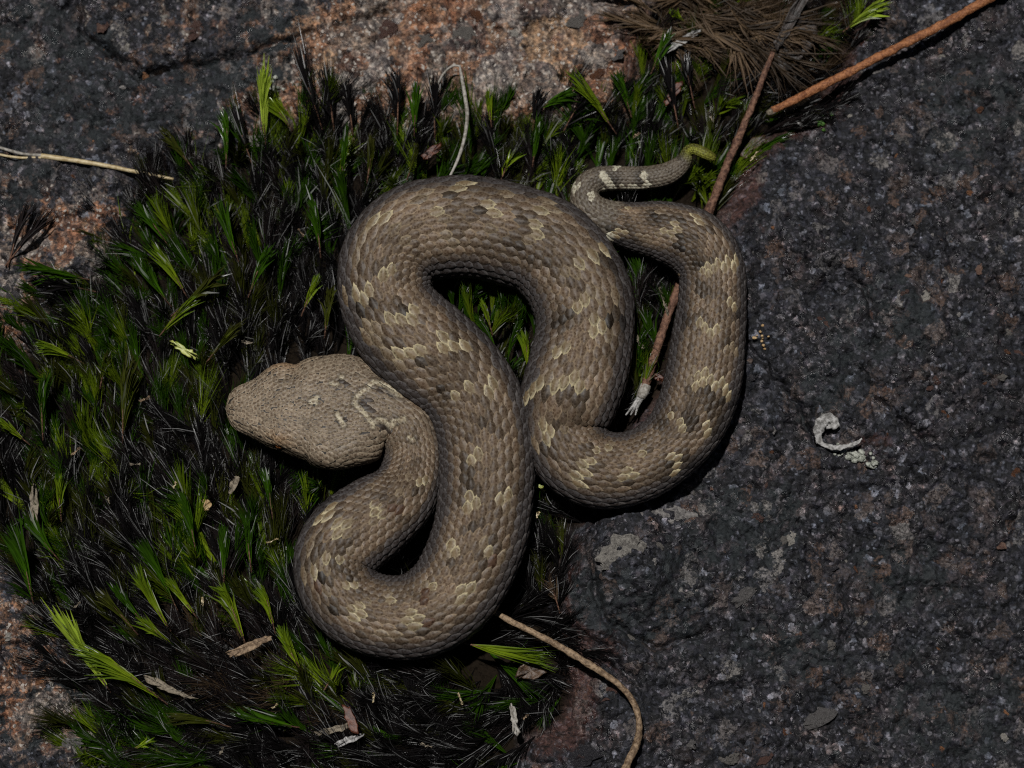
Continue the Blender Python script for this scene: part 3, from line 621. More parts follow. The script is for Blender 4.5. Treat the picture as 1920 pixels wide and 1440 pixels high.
radv = np.sqrt((vv2 / 1.0) ** 2 + np.where(uu > .15, (uu - .15) / .85, (uu - .15) / .95) ** 2)
locv = np.zeros((n_s, NU, NV, 2)); locv[..., 0] = radv[None]; locv[..., 1] = rim[:, None, None]
colv = np.ones((n_s, NU, NV, 4)); colv[..., :3] = np.clip(colr, .01, .8)[:, None, None, :]
hm = np.where(s_all < 430)[0]; vx, vy = pix(Pp[hm].reshape(-1, 3)); Ha = np.array(H_)
dv_ = np.concatenate([np.sqrt(((vx[a:a + 4000, None] - Ha[None, :, 0]) ** 2 + (vy[a:a + 4000, None] - Ha[None, :, 1]) ** 2).min(1)) for a in range(0, len(vx), 4000)])
wv = sm(6.2, 2.6, dv_).reshape(len(hm), NU, NV, 1) * (.45 + .5 * rnd[hm])[:, None, None, None]
dkv = (sm(11, 6, dv_) * .45).reshape(len(hm), NU, NV, 1)                     # the pale line is edged with brown
colv[hm, :, :, :3] = colv[hm, :, :, :3] * (1 - dkv) * (1 - wv) + np.array([.46, .41, .30]) * wv
sel_head = zone == 0
def put(mask, name, parent):
    n_ = int(mask.sum()); f = (quad[None] + (np.arange(n_) * NU * NV)[:, None, None]).reshape(-1, 4)
    return mesh_obj(name, VS[mask].reshape(-1, 3), f[:, ::-1], M['scale'], parent, col=colv[mask].reshape(-1, 4), uv=locv[mask].reshape(-1, 2))
o = put(zone == 1, 'body_scales', snake); o['kind'] = 'stuff'; o['label'] = 'brown keeled scales with pale spots and dark bars'
o = put(sel_head, 'head_scales', snake); o['kind'] = 'stuff'; o['label'] = 'small tan speckled scales on the head'
o = put(zone == 2, 'tail_scales', snake); o['kind'] = 'stuff'; o['label'] = 'grey brown tail scales with white bars'
o = put(zone == 3, 'tail_tip_scales', snake); o['kind'] = 'stuff'; o['label'] = 'yellow green scales on the tail tip'
# eyes under the brows
import bmesh
for sgn in (-1, 1):
    p, n_ = surf(np.array([101.0]), np.array([sgn * .485])); p = p[0] - n_[0] * 4.5 * U - OFF
    bm = bmesh.new(); bmesh.ops.create_uvsphere(bm, u_segments=16, v_segments=10, radius=9.5 * U)
    me = bpy.data.meshes.new('eye'); bm.to_mesh(me); bm.free(); me.materials.append(M['eye'])
    for f in me.polygons: f.use_smooth = True
    e = bpy.data.objects.new('eye', me); sc.collection.objects.link(e); e.parent = snake; e.location = p
    bm = bmesh.new(); bmesh.ops.create_uvsphere(bm, u_segments=12, v_segments=8, radius=1.0)
    me = bpy.data.meshes.new('pupil'); bm.to_mesh(me); bm.free(); me.materials.append(M['pupil'])
    pu = bpy.data.objects.new('pupil', me); sc.collection.objects.link(pu); pu.parent = e
    pu.location = Vector(n_[0]) * 7.6 * U; pu.scale = (1.2 * U, 3.2 * U, 5.5 * U)

# footprint of the snake: underside height over the plan, so that moss bends beneath it
FR = 4; FW, FH = 560, 430; X0, Y0 = -160, -160
under = np.full((FH, FW), 1e3); topz = np.full((FH, FW), -1e3)
cpx, cpy = plan(C)
for i in range(0, NS, 2):
    r_ = HW[i] / U; ix0 = int((cpx[i] - r_ - X0) // FR); ix1 = int((cpx[i] + r_ - X0) // FR) + 2; iy0 = int((cpy[i] - r_ - Y0) // FR); iy1 = int((cpy[i] + r_ - Y0) // FR) + 2
    yy, xx = np.mgrid[iy0:iy1, ix0:ix1]; d2 = ((xx * FR + X0 - cpx[i]) ** 2 + (yy * FR + Y0 - cpy[i]) ** 2) / r_ ** 2
    ok = d2 < 1; hgt_ = HZ[i] * np.sqrt(np.clip(1 - d2, 0, 1))
    u_ = under[iy0:iy1, ix0:ix1]; u_[ok] = np.minimum(u_[ok], (C[i, 2] - hgt_ * .95)[ok])
def under_at(px, py):
    ix = np.clip(((px - X0) / FR + .5).astype(int), 0, FW - 1); iy = np.clip(((py - Y0) / FR + .5).astype(int), 0, FH - 1)
    return under[iy, ix]

# ------------------------------------------------------------------ moss
FLOW = [(600, 200, 0, -1), (750, 250, .05, -1), (900, 260, .1, -1), (420, 280, -.15, -1), (300, 380, -.35, -1), (230, 520, -.8, -.6), (120, 560, -1, -.25), (400, 480, -.2, -1), (520, 500, .05, -1), (350, 620, -.1, -1), (150, 680, -.9, -.55), (90, 800, -.3, -1), (250, 800, -.35, -1), (350, 850, -.45, -.9),
        (400, 760, -.1, -1), (150, 950, -.2, -1), (300, 980, -.5, -.85), (450, 980, -.1, -1), (80, 1080, -.4, -1), (200, 1120, -.65, -.75), (330, 1130, -.5, -.85), (440, 1130, -.2, -1), (250, 1250, -.85, -.5), (400, 1260, -.8, -.55), (480, 1200, -.3, -1), (250, 1370, -.95, -.3), (420, 1370, -1, -.1), (560, 1300, -.7, -.6),
        (650, 1280, -.3, -1), (620, 1390, -.9, -.2), (760, 1340, -.5, -.7), (900, 1320, -.9, .1), (960, 1240, .9, .25), (1000, 1000, -.9, -.1), (1020, 1100, .3, -.9), (900, 580, .05, -1), (980, 640, .2, -.9), (760, 1050, 0, -1), (1020, 230, .3, -1), (1130, 220, .4, -.9), (1180, 170, .15, -1), (1280, 150, -.2, -1), (1320, 60, .9, -.3), (1400, 180, .9, -.3), (1500, 190, .95, -.1),
        (1560, 60, .6, -.8), (1340, 260, .1, -1), (1250, 320, .1, -1), (1220, 540, .2, -.9), (1200, 720, -.3, -1), (920, 1420, -.9, .1), (1030, 1330, -.9, .2)]
FLOW = np.array(FLOW, float)
def flow(px, py):
    d2 = (px[:, None] - FLOW[None, :, 0]) ** 2 + (py[:, None] - FLOW[None, :, 1]) ** 2
    w_ = np.exp(-d2 / (2 * 75 ** 2)) + 1e-9 / (1 + d2)
    v_ = (w_[..., None] * FLOW[None, :, 2:]).sum(1); return v_ / np.linalg.norm(v_, axis=1)[:, None]
CLS = {'black': ((.008, .007, .007), (.013, .011, .012)), 'olive': ((.050, .062, .006), (.026, .026, .006)), 'green': ((.045, .115, .004), (.016, .040, .003)), 'lime': ((.30, .40, .018), (.10, .17, .010)),
       'yellow': ((.40, .50, .06), (.30, .40, .04)), 'dry': ((.10, .066, .038), (.05, .032, .02)), 'purple': ((.020, .014, .013), (.026, .020, .021))}
def ribbon_leaves(B, D, L, W, bend, roll, c0, c1, nseg=4, fold=.55):
    """B base points, D unit directions, L lengths, W half widths (all in px units for L, W), bend vectors; returns V, F, col"""
    n_ = len(B); t = np.linspace(0, 1, nseg)
    wt = np.interp(t, [0, .12, .45, .8, 1], [.55, 1, .85, .42, .06])
    P = B[:, None, :] + D[:, None, :] * (L[:, None] * t)[..., None] * U + bend[:, None, :] * (L[:, None] * t ** 2)[..., None] * U
    Tn = D[:, None, :] + 2 * bend[:, None, :] * t[None, :, None]; Tn /= np.linalg.norm(Tn, axis=2)[..., None]
    side = np.cross(Tn, np.array([0, 0, 1.0])); side /= (np.linalg.norm(side, axis=2)[..., None] + 1e-9)
    nor = np.cross(side, Tn); sd_ = side * np.cos(roll)[:, None, None] + nor * np.sin(roll)[:, None, None]; nd_ = np.cross(sd_, Tn)
    off = (W[:, None] * wt)[..., None] * U
    Vv = np.stack([P - sd_ * off, P - nd_ * off * fold, P + sd_ * off], 2)             # n, seg, 3, 3
    px, py = plan(Vv); uz = under_at(px, py) - 2 * U
    Vv[..., 2] = np.minimum(Vv[..., 2], uz)
    cc = c0[:, None, :] * (1 - t[None, :, None]) + c1[:, None, :] * t[None, :, None]
    cc = np.repeat(cc[:, :, None, :], 3, 2); cc = np.concatenate([cc, np.ones((*cc.shape[:3], 1))], 3)
    q = []
    for i in range(nseg - 1):
        for j in range(2): q.append([i * 3 + j, i * 3 + j + 1, (i + 1) * 3 + j + 1, (i + 1) * 3 + j])
    Ff = (np.array(q)[None] + (np.arange(n_) * nseg * 3)[:, None, None]).reshape(-1, 4)
    return Vv.reshape(-1, 3), Ff, cc.reshape(-1, 4)
def shoot_leaves(bp, axis, length, nleaf, kind, spread, lw, r, bright=1.0, lf=(.55, .95)):
    """leaves of one shoot: bp base point, axis unit vector, length px"""
    f = r.random(nleaf) ** .8 * .62
    B = bp[None] + axis[None] * (f * length)[:, None] * U
    side = np.cross(axis, [0, 0, 1.0]); side /= np.linalg.norm(side) + 1e-9; nor = np.cross(side, axis)
    az = r.uniform(0, 2 * math.pi, nleaf); an = np.abs(r.normal(0, 1, nleaf)) * spread + spread * .3
    out = np.cos(az)[:, None] * side + np.sin(az)[:, None] * nor
    D = axis[None] * np.cos(an)[:, None] + out * np.sin(an)[:, None]
    L = length * (1 - f) * r.uniform(*lf, nleaf) + length * .10
    bend = -out * (an * r.uniform(-.2, .75, nleaf))[:, None] + r.normal(0, .22 if kind == 'dry' else .10, (nleaf, 3)) + r.normal(0, .13, (1, 3)); bend[:, 2] = np.minimum(bend[:, 2], .1) - .05
    c0 = np.array(CLS[kind][0]) * bright * r.uniform(.6, 1.35, (nleaf, 1)); c1 = np.array(CLS[kind][1]) * bright * r.uniform(.6, 1.4, (nleaf, 1))
    hair_glint = (r.random(nleaf) < (.12 if kind in ('black', 'purple') else 0 if kind == 'dry' else .07))[:, None]; c1 = np.where(hair_glint, np.array([.55, .54, .54]) * r.uniform(.1, 1.2, (nleaf, 1)), c1)   # clear hair points, whitened to paint in glints as well
    return B, D, L, lw * r.uniform(.7, 1.3, nleaf), bend, r.normal(0, .9, nleaf), c0, c1
acc = []; rng = np.random.default_rng(21)
xs = np.arange(-160, 1680, 23.0); ys = np.arange(-180, 1700, 23.0)
gxx, gyy = np.meshgrid(xs, ys); bx = (gxx + rng.uniform(-13, 13, gxx.shape)).ravel(); by = (gyy + rng.uniform(-13, 13, gxx.shape)).ravel()
keep = inpoly(bx, by, MOSS); bx, by = bx[keep], by[keep]
dirs = flow(bx, by); ang = np.arctan2(dirs[:, 1], dirs[:, 0]) + rng.normal(0, .36, len(bx))
gz = ground_z(bx, by); ub = under_at(bx, by)
pn = fbm(bx / 130, by / 130, 3, 1); pn2 = fbm(bx / 70, by / 70, 3, 5)
order = np.argsort(rng.random(len(bx)))
for i in order:
    hidden = ub[i] < 0.0075
    if hidden and rng.random() < .8: continue
    edge_ = segdist(bx[i:i + 1], by[i:i + 1], MOSSC)[0]
    if bx[i] < 90 and by[i] > 560 and rng.random() < .35: continue
    u = rng.random() + 1.0 * pn[i] - .10
    dry_zone = math.exp(-((bx[i] - 1350) / 190) ** 2 - ((by[i] - 60) / 85) ** 2)
    brown_zone = math.exp(-((bx[i] - 430) / 110) ** 2 - ((by[i] - 1285) / 60) ** 2) + .5 * math.exp(-((bx[i] - 600) / 110) ** 2 - ((by[i] - 1340) / 60) ** 2)
    rr = rng.random()
    if rr < dry_zone * .75: kind = 'dry'
    elif rr < dry_zone * .3 + brown_zone * .9: kind = 'purple' if rng.random() < .8 else 'dry'
    elif u < .42: kind = 'black'
    elif u < .55: kind = 'olive'
    elif u < .66: kind = 'purple'
    elif u < .95: kind = 'green'
    else: kind = 'lime'
    inhole = (820 < bx[i] < 1020 and 530 < by[i] < 720 and ub[i] > .5)
    if inhole: kind = 'green' if rng.random() < .8 else 'olive'
    if 880 < bx[i] < 960 and 560 < by[i] < 660 and rng.random() < .5: kind = 'lime'
    el = rng.uniform(.28, .85)
    if ub[i] < .02: el *= .5
    star = rng.random() < .12
    if star: el = rng.uniform(.95, 1.4)
    Ls = rng.uniform(90, 165) * (.75 if star else 1) * (.95 if edge_ < 45 else 1)
    if bx[i] > 1150 and by[i] < 300: Ls *= .8
    ax = np.array([math.cos(ang[i]) * math.cos(el), -math.sin(ang[i]) * math.cos(el), math.sin(el)])
    bp = np.array([(bx[i] - 960) * U, (720 - by[i]) * U, gz[i] - .0002])
    if inhole: bp[2] = .0012; el = rng.uniform(.5, 1.1); Ls = rng.uniform(55, 100); ax = np.array([math.cos(ang[i]) * math.cos(el), -math.sin(ang[i]) * math.cos(el), math.sin(el)])
    closed = kind in ('green', 'olive', 'lime') and rng.random() < .62; star = star and not inhole
    br_ = rng.uniform(.35, .95) if (kind == 'lime') else 1.0
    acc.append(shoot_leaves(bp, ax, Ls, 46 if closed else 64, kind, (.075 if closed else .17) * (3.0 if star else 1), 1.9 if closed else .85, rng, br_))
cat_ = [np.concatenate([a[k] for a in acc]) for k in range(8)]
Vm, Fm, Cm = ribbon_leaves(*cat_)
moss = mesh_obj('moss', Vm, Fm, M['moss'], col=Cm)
tag(moss, 'thick dark green and black bristly moss filling the hollow in the rock', 'moss', kind='stuff')

# the pale dead strands matted along the upper edge
acc = []
for i in range(62):
    px, py = rng.normal(1335, 72), rng.normal(28, 30)
    if not (1190 < px < 1530 and -50 < py < 105): continue
    a0 = rng.choice([-.25, .1, -.6, 2.6]) + rng.normal(0, .35); el = rng.uniform(.05, .35)
    el *= .5; ax = np.array([math.cos(a0) * math.cos(el), math.sin(a0) * math.cos(el), math.sin(el)])
    bp = np.array([(px - 960) * U, (720 - py) * U, .0015 + rng.uniform(0, .0028)])
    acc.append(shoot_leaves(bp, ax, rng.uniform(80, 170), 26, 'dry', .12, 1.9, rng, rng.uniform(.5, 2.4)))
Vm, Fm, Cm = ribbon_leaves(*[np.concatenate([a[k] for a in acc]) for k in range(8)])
tag(mesh_obj('dry_moss', Vm, Fm, M['dry_strand'], col=Cm), 'mat of dry brown dead moss strands beside the two twigs', 'dry moss', kind='stuff')

# single shoots that stand out: base pixel -> tip pixel
def shoot(bx_, by_, tx, ty, kind, label, group=None, bright=1.0, nleaf=40, spread=.07, lw=2.8, zb=.0035, rise=.3, name='moss_shoot'):
    r = np.random.default_rng(int(bx_ * 7 + by_ * 13))
    b = at(bx_, by_, zb); L = math.hypot(tx - bx_, ty - by_); t = at(tx, ty, zb + rise * L * U)
    ax = t - b; ln = np.linalg.norm(ax); ax /= ln
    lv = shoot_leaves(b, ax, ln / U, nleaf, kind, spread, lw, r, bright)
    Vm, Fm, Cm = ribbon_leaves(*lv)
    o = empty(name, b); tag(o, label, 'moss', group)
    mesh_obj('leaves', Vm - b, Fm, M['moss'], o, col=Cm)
    # the stem
    tube_mesh('stem', np.array([b - ax * 14 * U, b + ax * ln * .3, b + ax * ln * .62]) - b, np.array([1.6, 1.3, .6]) * U, M['twig_brown'], o, ns=6, bumpy=0)
    return o
def tube_mesh(name, P, R, mat, parent=None, ns=14, bumpy=.0, step=None, seed=0, cap=True, flat=1.0):
    P = np.asarray(P, float); R = np.asarray(R, float)
    if step:
        Lc = np.concatenate([[0], np.cumsum(np.linalg.norm(np.diff(P, axis=0), axis=1))])
        A_ = np.column_stack([P / U, R / U]); A_, _q = catmull(np.column_stack([A_[:, :2], A_[:, 2:]]), step); P = A_[:, :3] * U; R = A_[:, 3] * U
    n_ = len(P); Tt = np.gradient(P, axis=0); Tt /= np.linalg.norm(Tt, axis=1)[:, None]
    sd_ = np.cross(Tt, [0, 0, 1.0]); sd_ /= np.linalg.norm(sd_, axis=1)[:, None] + 1e-9; nr_ = np.cross(sd_, Tt)
    th = np.linspace(0, 2 * math.pi, ns, endpoint=False)
    s_ax = np.arange(n_)[:, None] * np.ones(ns)[None]
    rad = R[:, None] * (1 + bumpy * (fbm(s_ax / 7 + seed, np.cos(th)[None] * 1.6 + 3 + 0 * s_ax, 3, seed % 5) + fbm(s_ax / 2.6 + seed, np.sin(th)[None] * 2.6 + 9 + 0 * s_ax, 2, (seed + 2) % 5) * .7))
    Vt = P[:, None] + (np.cos(th)[None, :, None] * sd_[:, None] + flat * np.sin(th)[None, :, None] * nr_[:, None]) * rad[..., None]
    i_, j_ = np.meshgrid(np.arange(n_ - 1), np.arange(ns), indexing='ij')
    Ft = np.stack([i_ * ns + j_, i_ * ns + (j_ + 1) % ns, (i_ + 1) * ns + (j_ + 1) % ns, (i_ + 1) * ns + j_], -1).reshape(-1, 4)
    Vt = Vt.reshape(-1, 3); Vt = np.vstack([Vt, P[0] - Tt[0] * R[0] * .25, P[-1] + Tt[-1] * R[-1] * .25]); k0 = len(Vt) - 2
    cp = [[k0, (j + 1) % ns, j] for j in range(ns)] + [[k0 + 1, (n_ - 1) * ns + j, (n_ - 1) * ns + (j + 1) % ns] for j in range(ns)]
    return mesh_obj(name, Vt, Ft, mat, parent, F2=np.array(cp))
GY = 'yellow green moss shoots'; GG = 'green moss shoots'; GO = 'olive moss shoots'; GD = 'dark moss tufts'
LY = 'yellow green moss shoot glowing among the dark moss'; LG = 'deep green moss shoot with leaves pressed together into a blade'; LO = 'dull olive moss shoot with a yellowish edge'
SH = [(497, 258, 490, 135, 'yellow', 'tall yellow green moss shoot against the rock beside a white lichen speck', None), (543, 238, 500, 178, 'lime', 'short green moss shoot leaning beside the tall yellow green shoot', None),
      (200, 1287, 112, 1158, 'yellow', 'broad pale yellow green moss shoot overhanging the pinkish rock', None), (303, 1312, 160, 1202, 'lime', LY, GY), (323, 1212, 262, 1155, 'lime', LY, GY), (313, 1172, 250, 1075, 'lime', LY, GY), (457, 1198, 413, 1083, 'lime', LY, GY), (513, 1175, 493, 1093, 'lime', LY, GY),
      (563, 1255, 520, 1178, 'lime', LY, GY), (345, 547, 303, 473, 'lime', LY, GY), (330, 585, 425, 500, 'olive', LO, GO), (310, 452, 255, 375, 'green', LG, GG), (424, 302, 427, 195, 'green', LG, GG), (353, 305, 303, 235, 'olive', LO, GO), (313, 565, 245, 480, 'green', LG, GG), (155, 522, 32, 498, 'green', LG, GG),
      (443, 478, 413, 388, 'green', LG, GG), (570, 580, 594, 518, 'lime', LY, GY), (145, 675, 72, 635, 'lime', LY, GY), (80, 812, 75, 712, 'green', LG, GG), (45, 825, -5, 783, 'lime', LY, GY), (190, 715, 200, 655, 'olive', LO, GO), (230, 818, 232, 678, 'olive', LO, GO), (114, 965, 108, 900, 'lime', LY, GY), (102, 1040, 40, 968, 'green', LG, GG),
      (365, 1022, 345, 918, 'green', LG, GG), (393, 672, 442, 608, 'olive', LO, GO), (307, 620, 355, 558, 'lime', LY, GY), (263, 1160, 207, 1101, 'green', LG, GG), (327, 1132, 272, 1021, 'green', LG, GG), (363, 1150, 320, 1091, 'lime', LY, GY), (420, 1080, 423, 995, 'green', LG, GG), (420, 1360, 330, 1336, 'olive', LO, GO), (548, 1362, 430, 1342, 'green', LG, GG),
      (60, 1120, 32, 992, 'green', LG, GG), (777, 242, 780, 150, 'green', LG, GG), (767, 325, 788, 258, 'olive', LO, GO), (920, 225, 913, 170, 'lime', LY, GY), (1148, 240, 1080, 141, 'lime', 'bright green moss shoot leaning left under the dry brown moss', None), (1180, 206, 1163, 145, 'green', LG, GG), (1013, 203, 1075, 162, 'green', LG, GG),
      (1590, 52, 1656, -4, 'yellow', 'large bright yellow green moss shoot between dry moss and an orange twig', None), (1226, 126, 1258, 56, 'green', 'green moss shoot beside a pale wood splinter', None), (1284, 42, 1252, 19, 'lime', 'tiny bright green moss shoot lying on the dry brown moss', None), (470, 545, 500, 460, 'green', LG, GG), (600, 470, 590, 370, 'green', LG, GG),
      (640, 330, 650, 240, 'green', LG, GG), (690, 330, 700, 260, 'olive', LO, GO), (1000, 300, 1010, 220, 'green', LG, GG), (510, 960, 500, 880, 'green', LG, GG), (470, 1060, 460, 985, 'green', LG, GG), (920, 615, 905, 560, 'lime', LY, GY), (990, 690, 985, 620, 'lime', LY, GY), (930, 660, 900, 590, 'green', LG, GG), (250, 1180, 190, 1110, 'olive', LO, GO), (610, 620, 620, 530, 'olive', LO, GO)]
REFS = [(425, 765, "snake's snout"), (540, 680, "snake's brow"), (600, 885, "snake's jaw"), (560, 1050, 'tightest coil behind the neck'), (720, 1230, 'lowest coil of the snake'), (650, 560, 'flank of the uppermost coil'), (870, 340, 'back of the uppermost coil'), (1330, 295, 'yellow tail tip'), (1110, 330, 'bend of the tail'),
        (320, 335, 'tip of the pale straw'), (862, 150, 'whitish bent stem'), (63, 945, 'upright tan splinter'), (320, 1290, 'long pinkish beige splinter'), (468, 1210, 'furrowed bark chip'), (655, 1350, 'red brown chip'), (345, 655, 'flat yellow green blade'), (390, 947, 'tan bark crumb'), (50, 430, 'lone tuft on bare granite'), (492, 195, 'tall yellow green shoot'),
        (155, 1220, 'broad pale yellow green shoot'), (1276, 78, 'greyish wood splinter'), (910, 620, 'green gap inside the upper coil'), (1262, 175, 'russet leaf scrap'), (810, 283, 'rusty bark scrap'), (40, 640, 'pinkish rock face by the moss edge'), (20, 1100, 'grey rock shoulder by the moss edge'), (250, 300, 'speckled rock above the straw')]
def where(x, y, L_, k0=0):
    d_ = sorted((math.hypot(x - a, y - b_), n_) for a, b_, n_ in REFS)[k0]
    return ('beside' if d_[0] < 75 else 'some way from') + ' the ' + d_[1]
LOOK = {'straw slivers in the moss': 'tiny pale straw sliver', GY: 'yellow green moss shoot', GG: 'deep green moss shoot', GO: 'dull olive moss shoot', GD: 'black bristly moss tuft'}
used = {}
def uniq(gp, x, y, L_):
    for k0, sz in [(k_, z_) for k_ in range(4) for z_ in ('', 'long ' if L_ > 105 else 'short ')]:
        lb_ = sz + LOOK[gp] + ' ' + where(x, y, L_, k0)
        if lb_ not in used: break
    used[lb_] = 1; return lb_
for (bx_, by_, tx, ty, kd, lb, gp) in SH:
    if gp: lb = uniq(gp, (bx_ + tx) / 2, (by_ + ty) / 2, math.hypot(tx - bx_, ty - by_))
    shoot(bx_, by_, tx, ty, kd, lb, gp, bright={'yellow': 1.0, 'lime': .80, 'green': 1.25, 'olive': 1.6}[kd], lw=5.0 if kd == 'yellow' else 3.7, spread=.06, nleaf=50, zb=.0046, rise=.42)
shoot(872, 1206, 1025, 1240, 'lime', 'bright green moss shoot fanning out below the lowest coil of the snake', nleaf=60, spread=.14, lw=3.0, zb=.0066, rise=.12, bright=.8)
shoot(1046, 1136, 1030, 1080, 'dry', 'small yellowish dry moss shoot beside the dark rock knob', nleaf=22, spread=.22, lw=1.8, bright=1.6)
shoot(940, 336, 965, 272, 'lime', 'loose pale green moss sprig touching the top of the snake', nleaf=11, spread=.28, lw=2.4, bright=1.1)
shoot(248, 1406, 290, 1385, 'lime', 'little pale green moss star low in the dark moss', nleaf=12, spread=.35, lw=2.2, bright=1.1)
shoot(615, 1282, 640, 1240, 'lime', 'pale green moss sprig below the lowest coil', nleaf=14, spread=.25, lw=2.2, bright=.9)
LD = 'tall black moss tuft standing up against the bare rock'
for (bx_, by_, tx, ty) in [(600, 230, 560, 110), (625, 235, 610, 125), (745, 240, 748, 120), (815, 245, 812, 145), (660, 240, 650, 150), (1000, 235, 1010, 160), (1060, 240, 1100, 165), (470, 300, 440, 215), (170, 545, 60, 520), (1300, 190, 1280, 100), (1270, 230, 1250, 120)]:
    shoot(bx_, by_, tx, ty, 'black', uniq(GD, (bx_ + tx) / 2, (by_ + ty) / 2, math.hypot(tx - bx_, ty - by_)), GD, nleaf=60, spread=.17, lw=1.7, rise=.45)
tz_ = ground_z(20, 490)[0] + .0004
for k_, (tx, ty) in enumerate([(92, 395), (48, 378)]):
    shoot(18, 488, tx, ty, 'purple', 'dark brown moss tuft lying alone on the bare granite' if k_ == 0 else 'dark upright moss tuft rooted with the lone tuft on bare granite', nleaf=40, spread=.10, lw=2.0, zb=tz_, rise=.22, bright=1.1)

# ------------------------------------------------------------------ twigs, stems and litter
def path(P, zs): return np.array([at(x, y, z) for (x, y), z in zip(P, zs)])
def thing_tube(name, label, cat, part, P, R, mat, extra=None, **kw):
    b = P[0].copy(); o = empty(name, b); tag(o, label, cat)
    tube_mesh(part, P - b, np.array(R) * U, mat, o, **kw)
    return o, b
g = lambda x, y: float(ground_z(x, y)[0])
P = path([(1448, 208), (1520, 172), (1600, 132), (1680, 90), (1770, 45), (1862, -6), (1960, -62)], [.0070, .0074, .0076, .0074, .0070, .0064, .0060])
tw, b = thing_tube('twig', 'rough orange brown twig lying across moss onto dark granite', 'twig', 'bark', P, [7.5, 8, 8, 8.2, 8.3, 8.4, 8.5], M['twig_orange'], step=3, bumpy=.28, seed=3)
d_ = P[0] - P[1]; d_ /= np.linalg.norm(d_)
tube_mesh('cut_end', np.array([P[0] - d_ * 4 * U, P[0] + d_ * 5 * U, P[0] + d_ * 11 * U]) - b, np.array([6.8, 7.2, 5]) * U, M['pith'], tw, ns=10, bumpy=.3)
P = path([(1449, 98), (1425, 160), (1395, 235), (1362, 312), (1327, 402), (1292, 490), (1266, 556), (1238, 634), (1210, 722), (1205, 735)], [.0062, .0060, .0056, .0050, .0032, .0022, .0024, .0030, .0036, .0037])
tw, b = thing_tube('twig', 'reddish brown twig running underneath the snake to a grey broken end', 'twig', 'bark', P, [4, 6, 6.6, 7.6, 8.6, 8.5, 8, 7.6, 8.4, 9.4], M['twig_brown'], step=3, bumpy=.34, seed=1)
d_ = P[-1] - P[-2]; d_ /= np.linalg.norm(d_)
tube_mesh('collar', np.array([P[-1] - d_ * 14 * U, P[-1], P[-1] + d_ * 12 * U]) - b, np.array([10.2, 11.2, 9.5]) * U, M['straw_grey'], tw, ns=12, bumpy=.4)
for k_ in range(3):
    q0 = P[-1] + d_ * 8 * U + np.array([(-4 + 4 * k_) * U, 0, 0]); tube_mesh('frayed_fibre', np.array([q0, q0 + (at(1188, 765, .0036) - at(1203, 740, .0036)) * .7, q0 + (at(1178 + 5 * k_, 776, .0036) - at(1203, 740, .0036)) * 1.0]) - b, np.array([3.6, 3, 1.6]) * U, M['white'], tw, ns=7, bumpy=.3)
P = path([(921, 1143), (960, 1166), (1000, 1186), (1050, 1212), (1100, 1243), (1145, 1272), (1180, 1305), (1197, 1345), (1196, 1385), (1180, 1425), (1160, 1465), (1130, 1520)], [.0062, .0064, .0066, .0068, .0070, .0066, .0058, .0050, .0044, .0038, .0034, .003])
thing_tube('dry_stem', 'curved tan stem bending from the moss over the rock edge', 'stem', 'bark', P, [5, 5.2, 5.5, 6, 6.3, 6, 5.8, 6.2, 7, 7.4, 7.5, 7.5], M['twig_tan'], step=3, bumpy=.33, seed=5)
P = path([(325, 336), (260, 323), (190, 309), (120, 298), (75, 292)], [.0044, .0042, .0038, .0034, .0033])
tw, b = thing_tube('straw', 'thin pale yellow straw splitting into two on bare granite', 'straw', 'stalk', P, [2.6, 3.6, 4.0, 4.6, 5], M['straw'], step=4, bumpy=.12, seed=2)
tube_mesh('split_end', path([(80, 291), (40, 288), (-30, 268)], [.0034, .0035, .0036]) - b, np.array([3.2, 3, 2.6]) * U, M['straw_grey'], tw, ns=8, step=4, bumpy=.2)
tube_mesh('split_end', path([(80, 295), (40, 296), (0, 290), (-30, 280)], [.0032, .0032, .0032, .0032]) - b, np.array([3, 2.6, 2.4, 2.2]) * U, M['straw'], tw, ns=8, step=4, bumpy=.2)
P = path([(843, 332), (858, 300), (870, 262), (876, 220), (872, 180), (866, 148), (862, 122)], [.0105, .0108, .0104, .0098, .0090, .0082, .0074])
tw, b = thing_tube('dry_stem', 'thin whitish bent stem rising behind the top coil of the snake', 'stem', 'stalk', P, [2.4, 3, 3.4, 3.8, 3.6, 3.2, 2], M['straw_grey'], step=4, bumpy=.2, seed=4)
tube_mesh('side_stalk', path([(864, 124), (848, 124), (832, 138), (820, 160), (816, 176)], [.0076, .0074, .007, .0066, .006]) - b, np.array([2.2, 2.2, 2.4, 2.2, 1.2]) * U, M['straw_grey'], tw, ns=8, step=4, bumpy=.2)
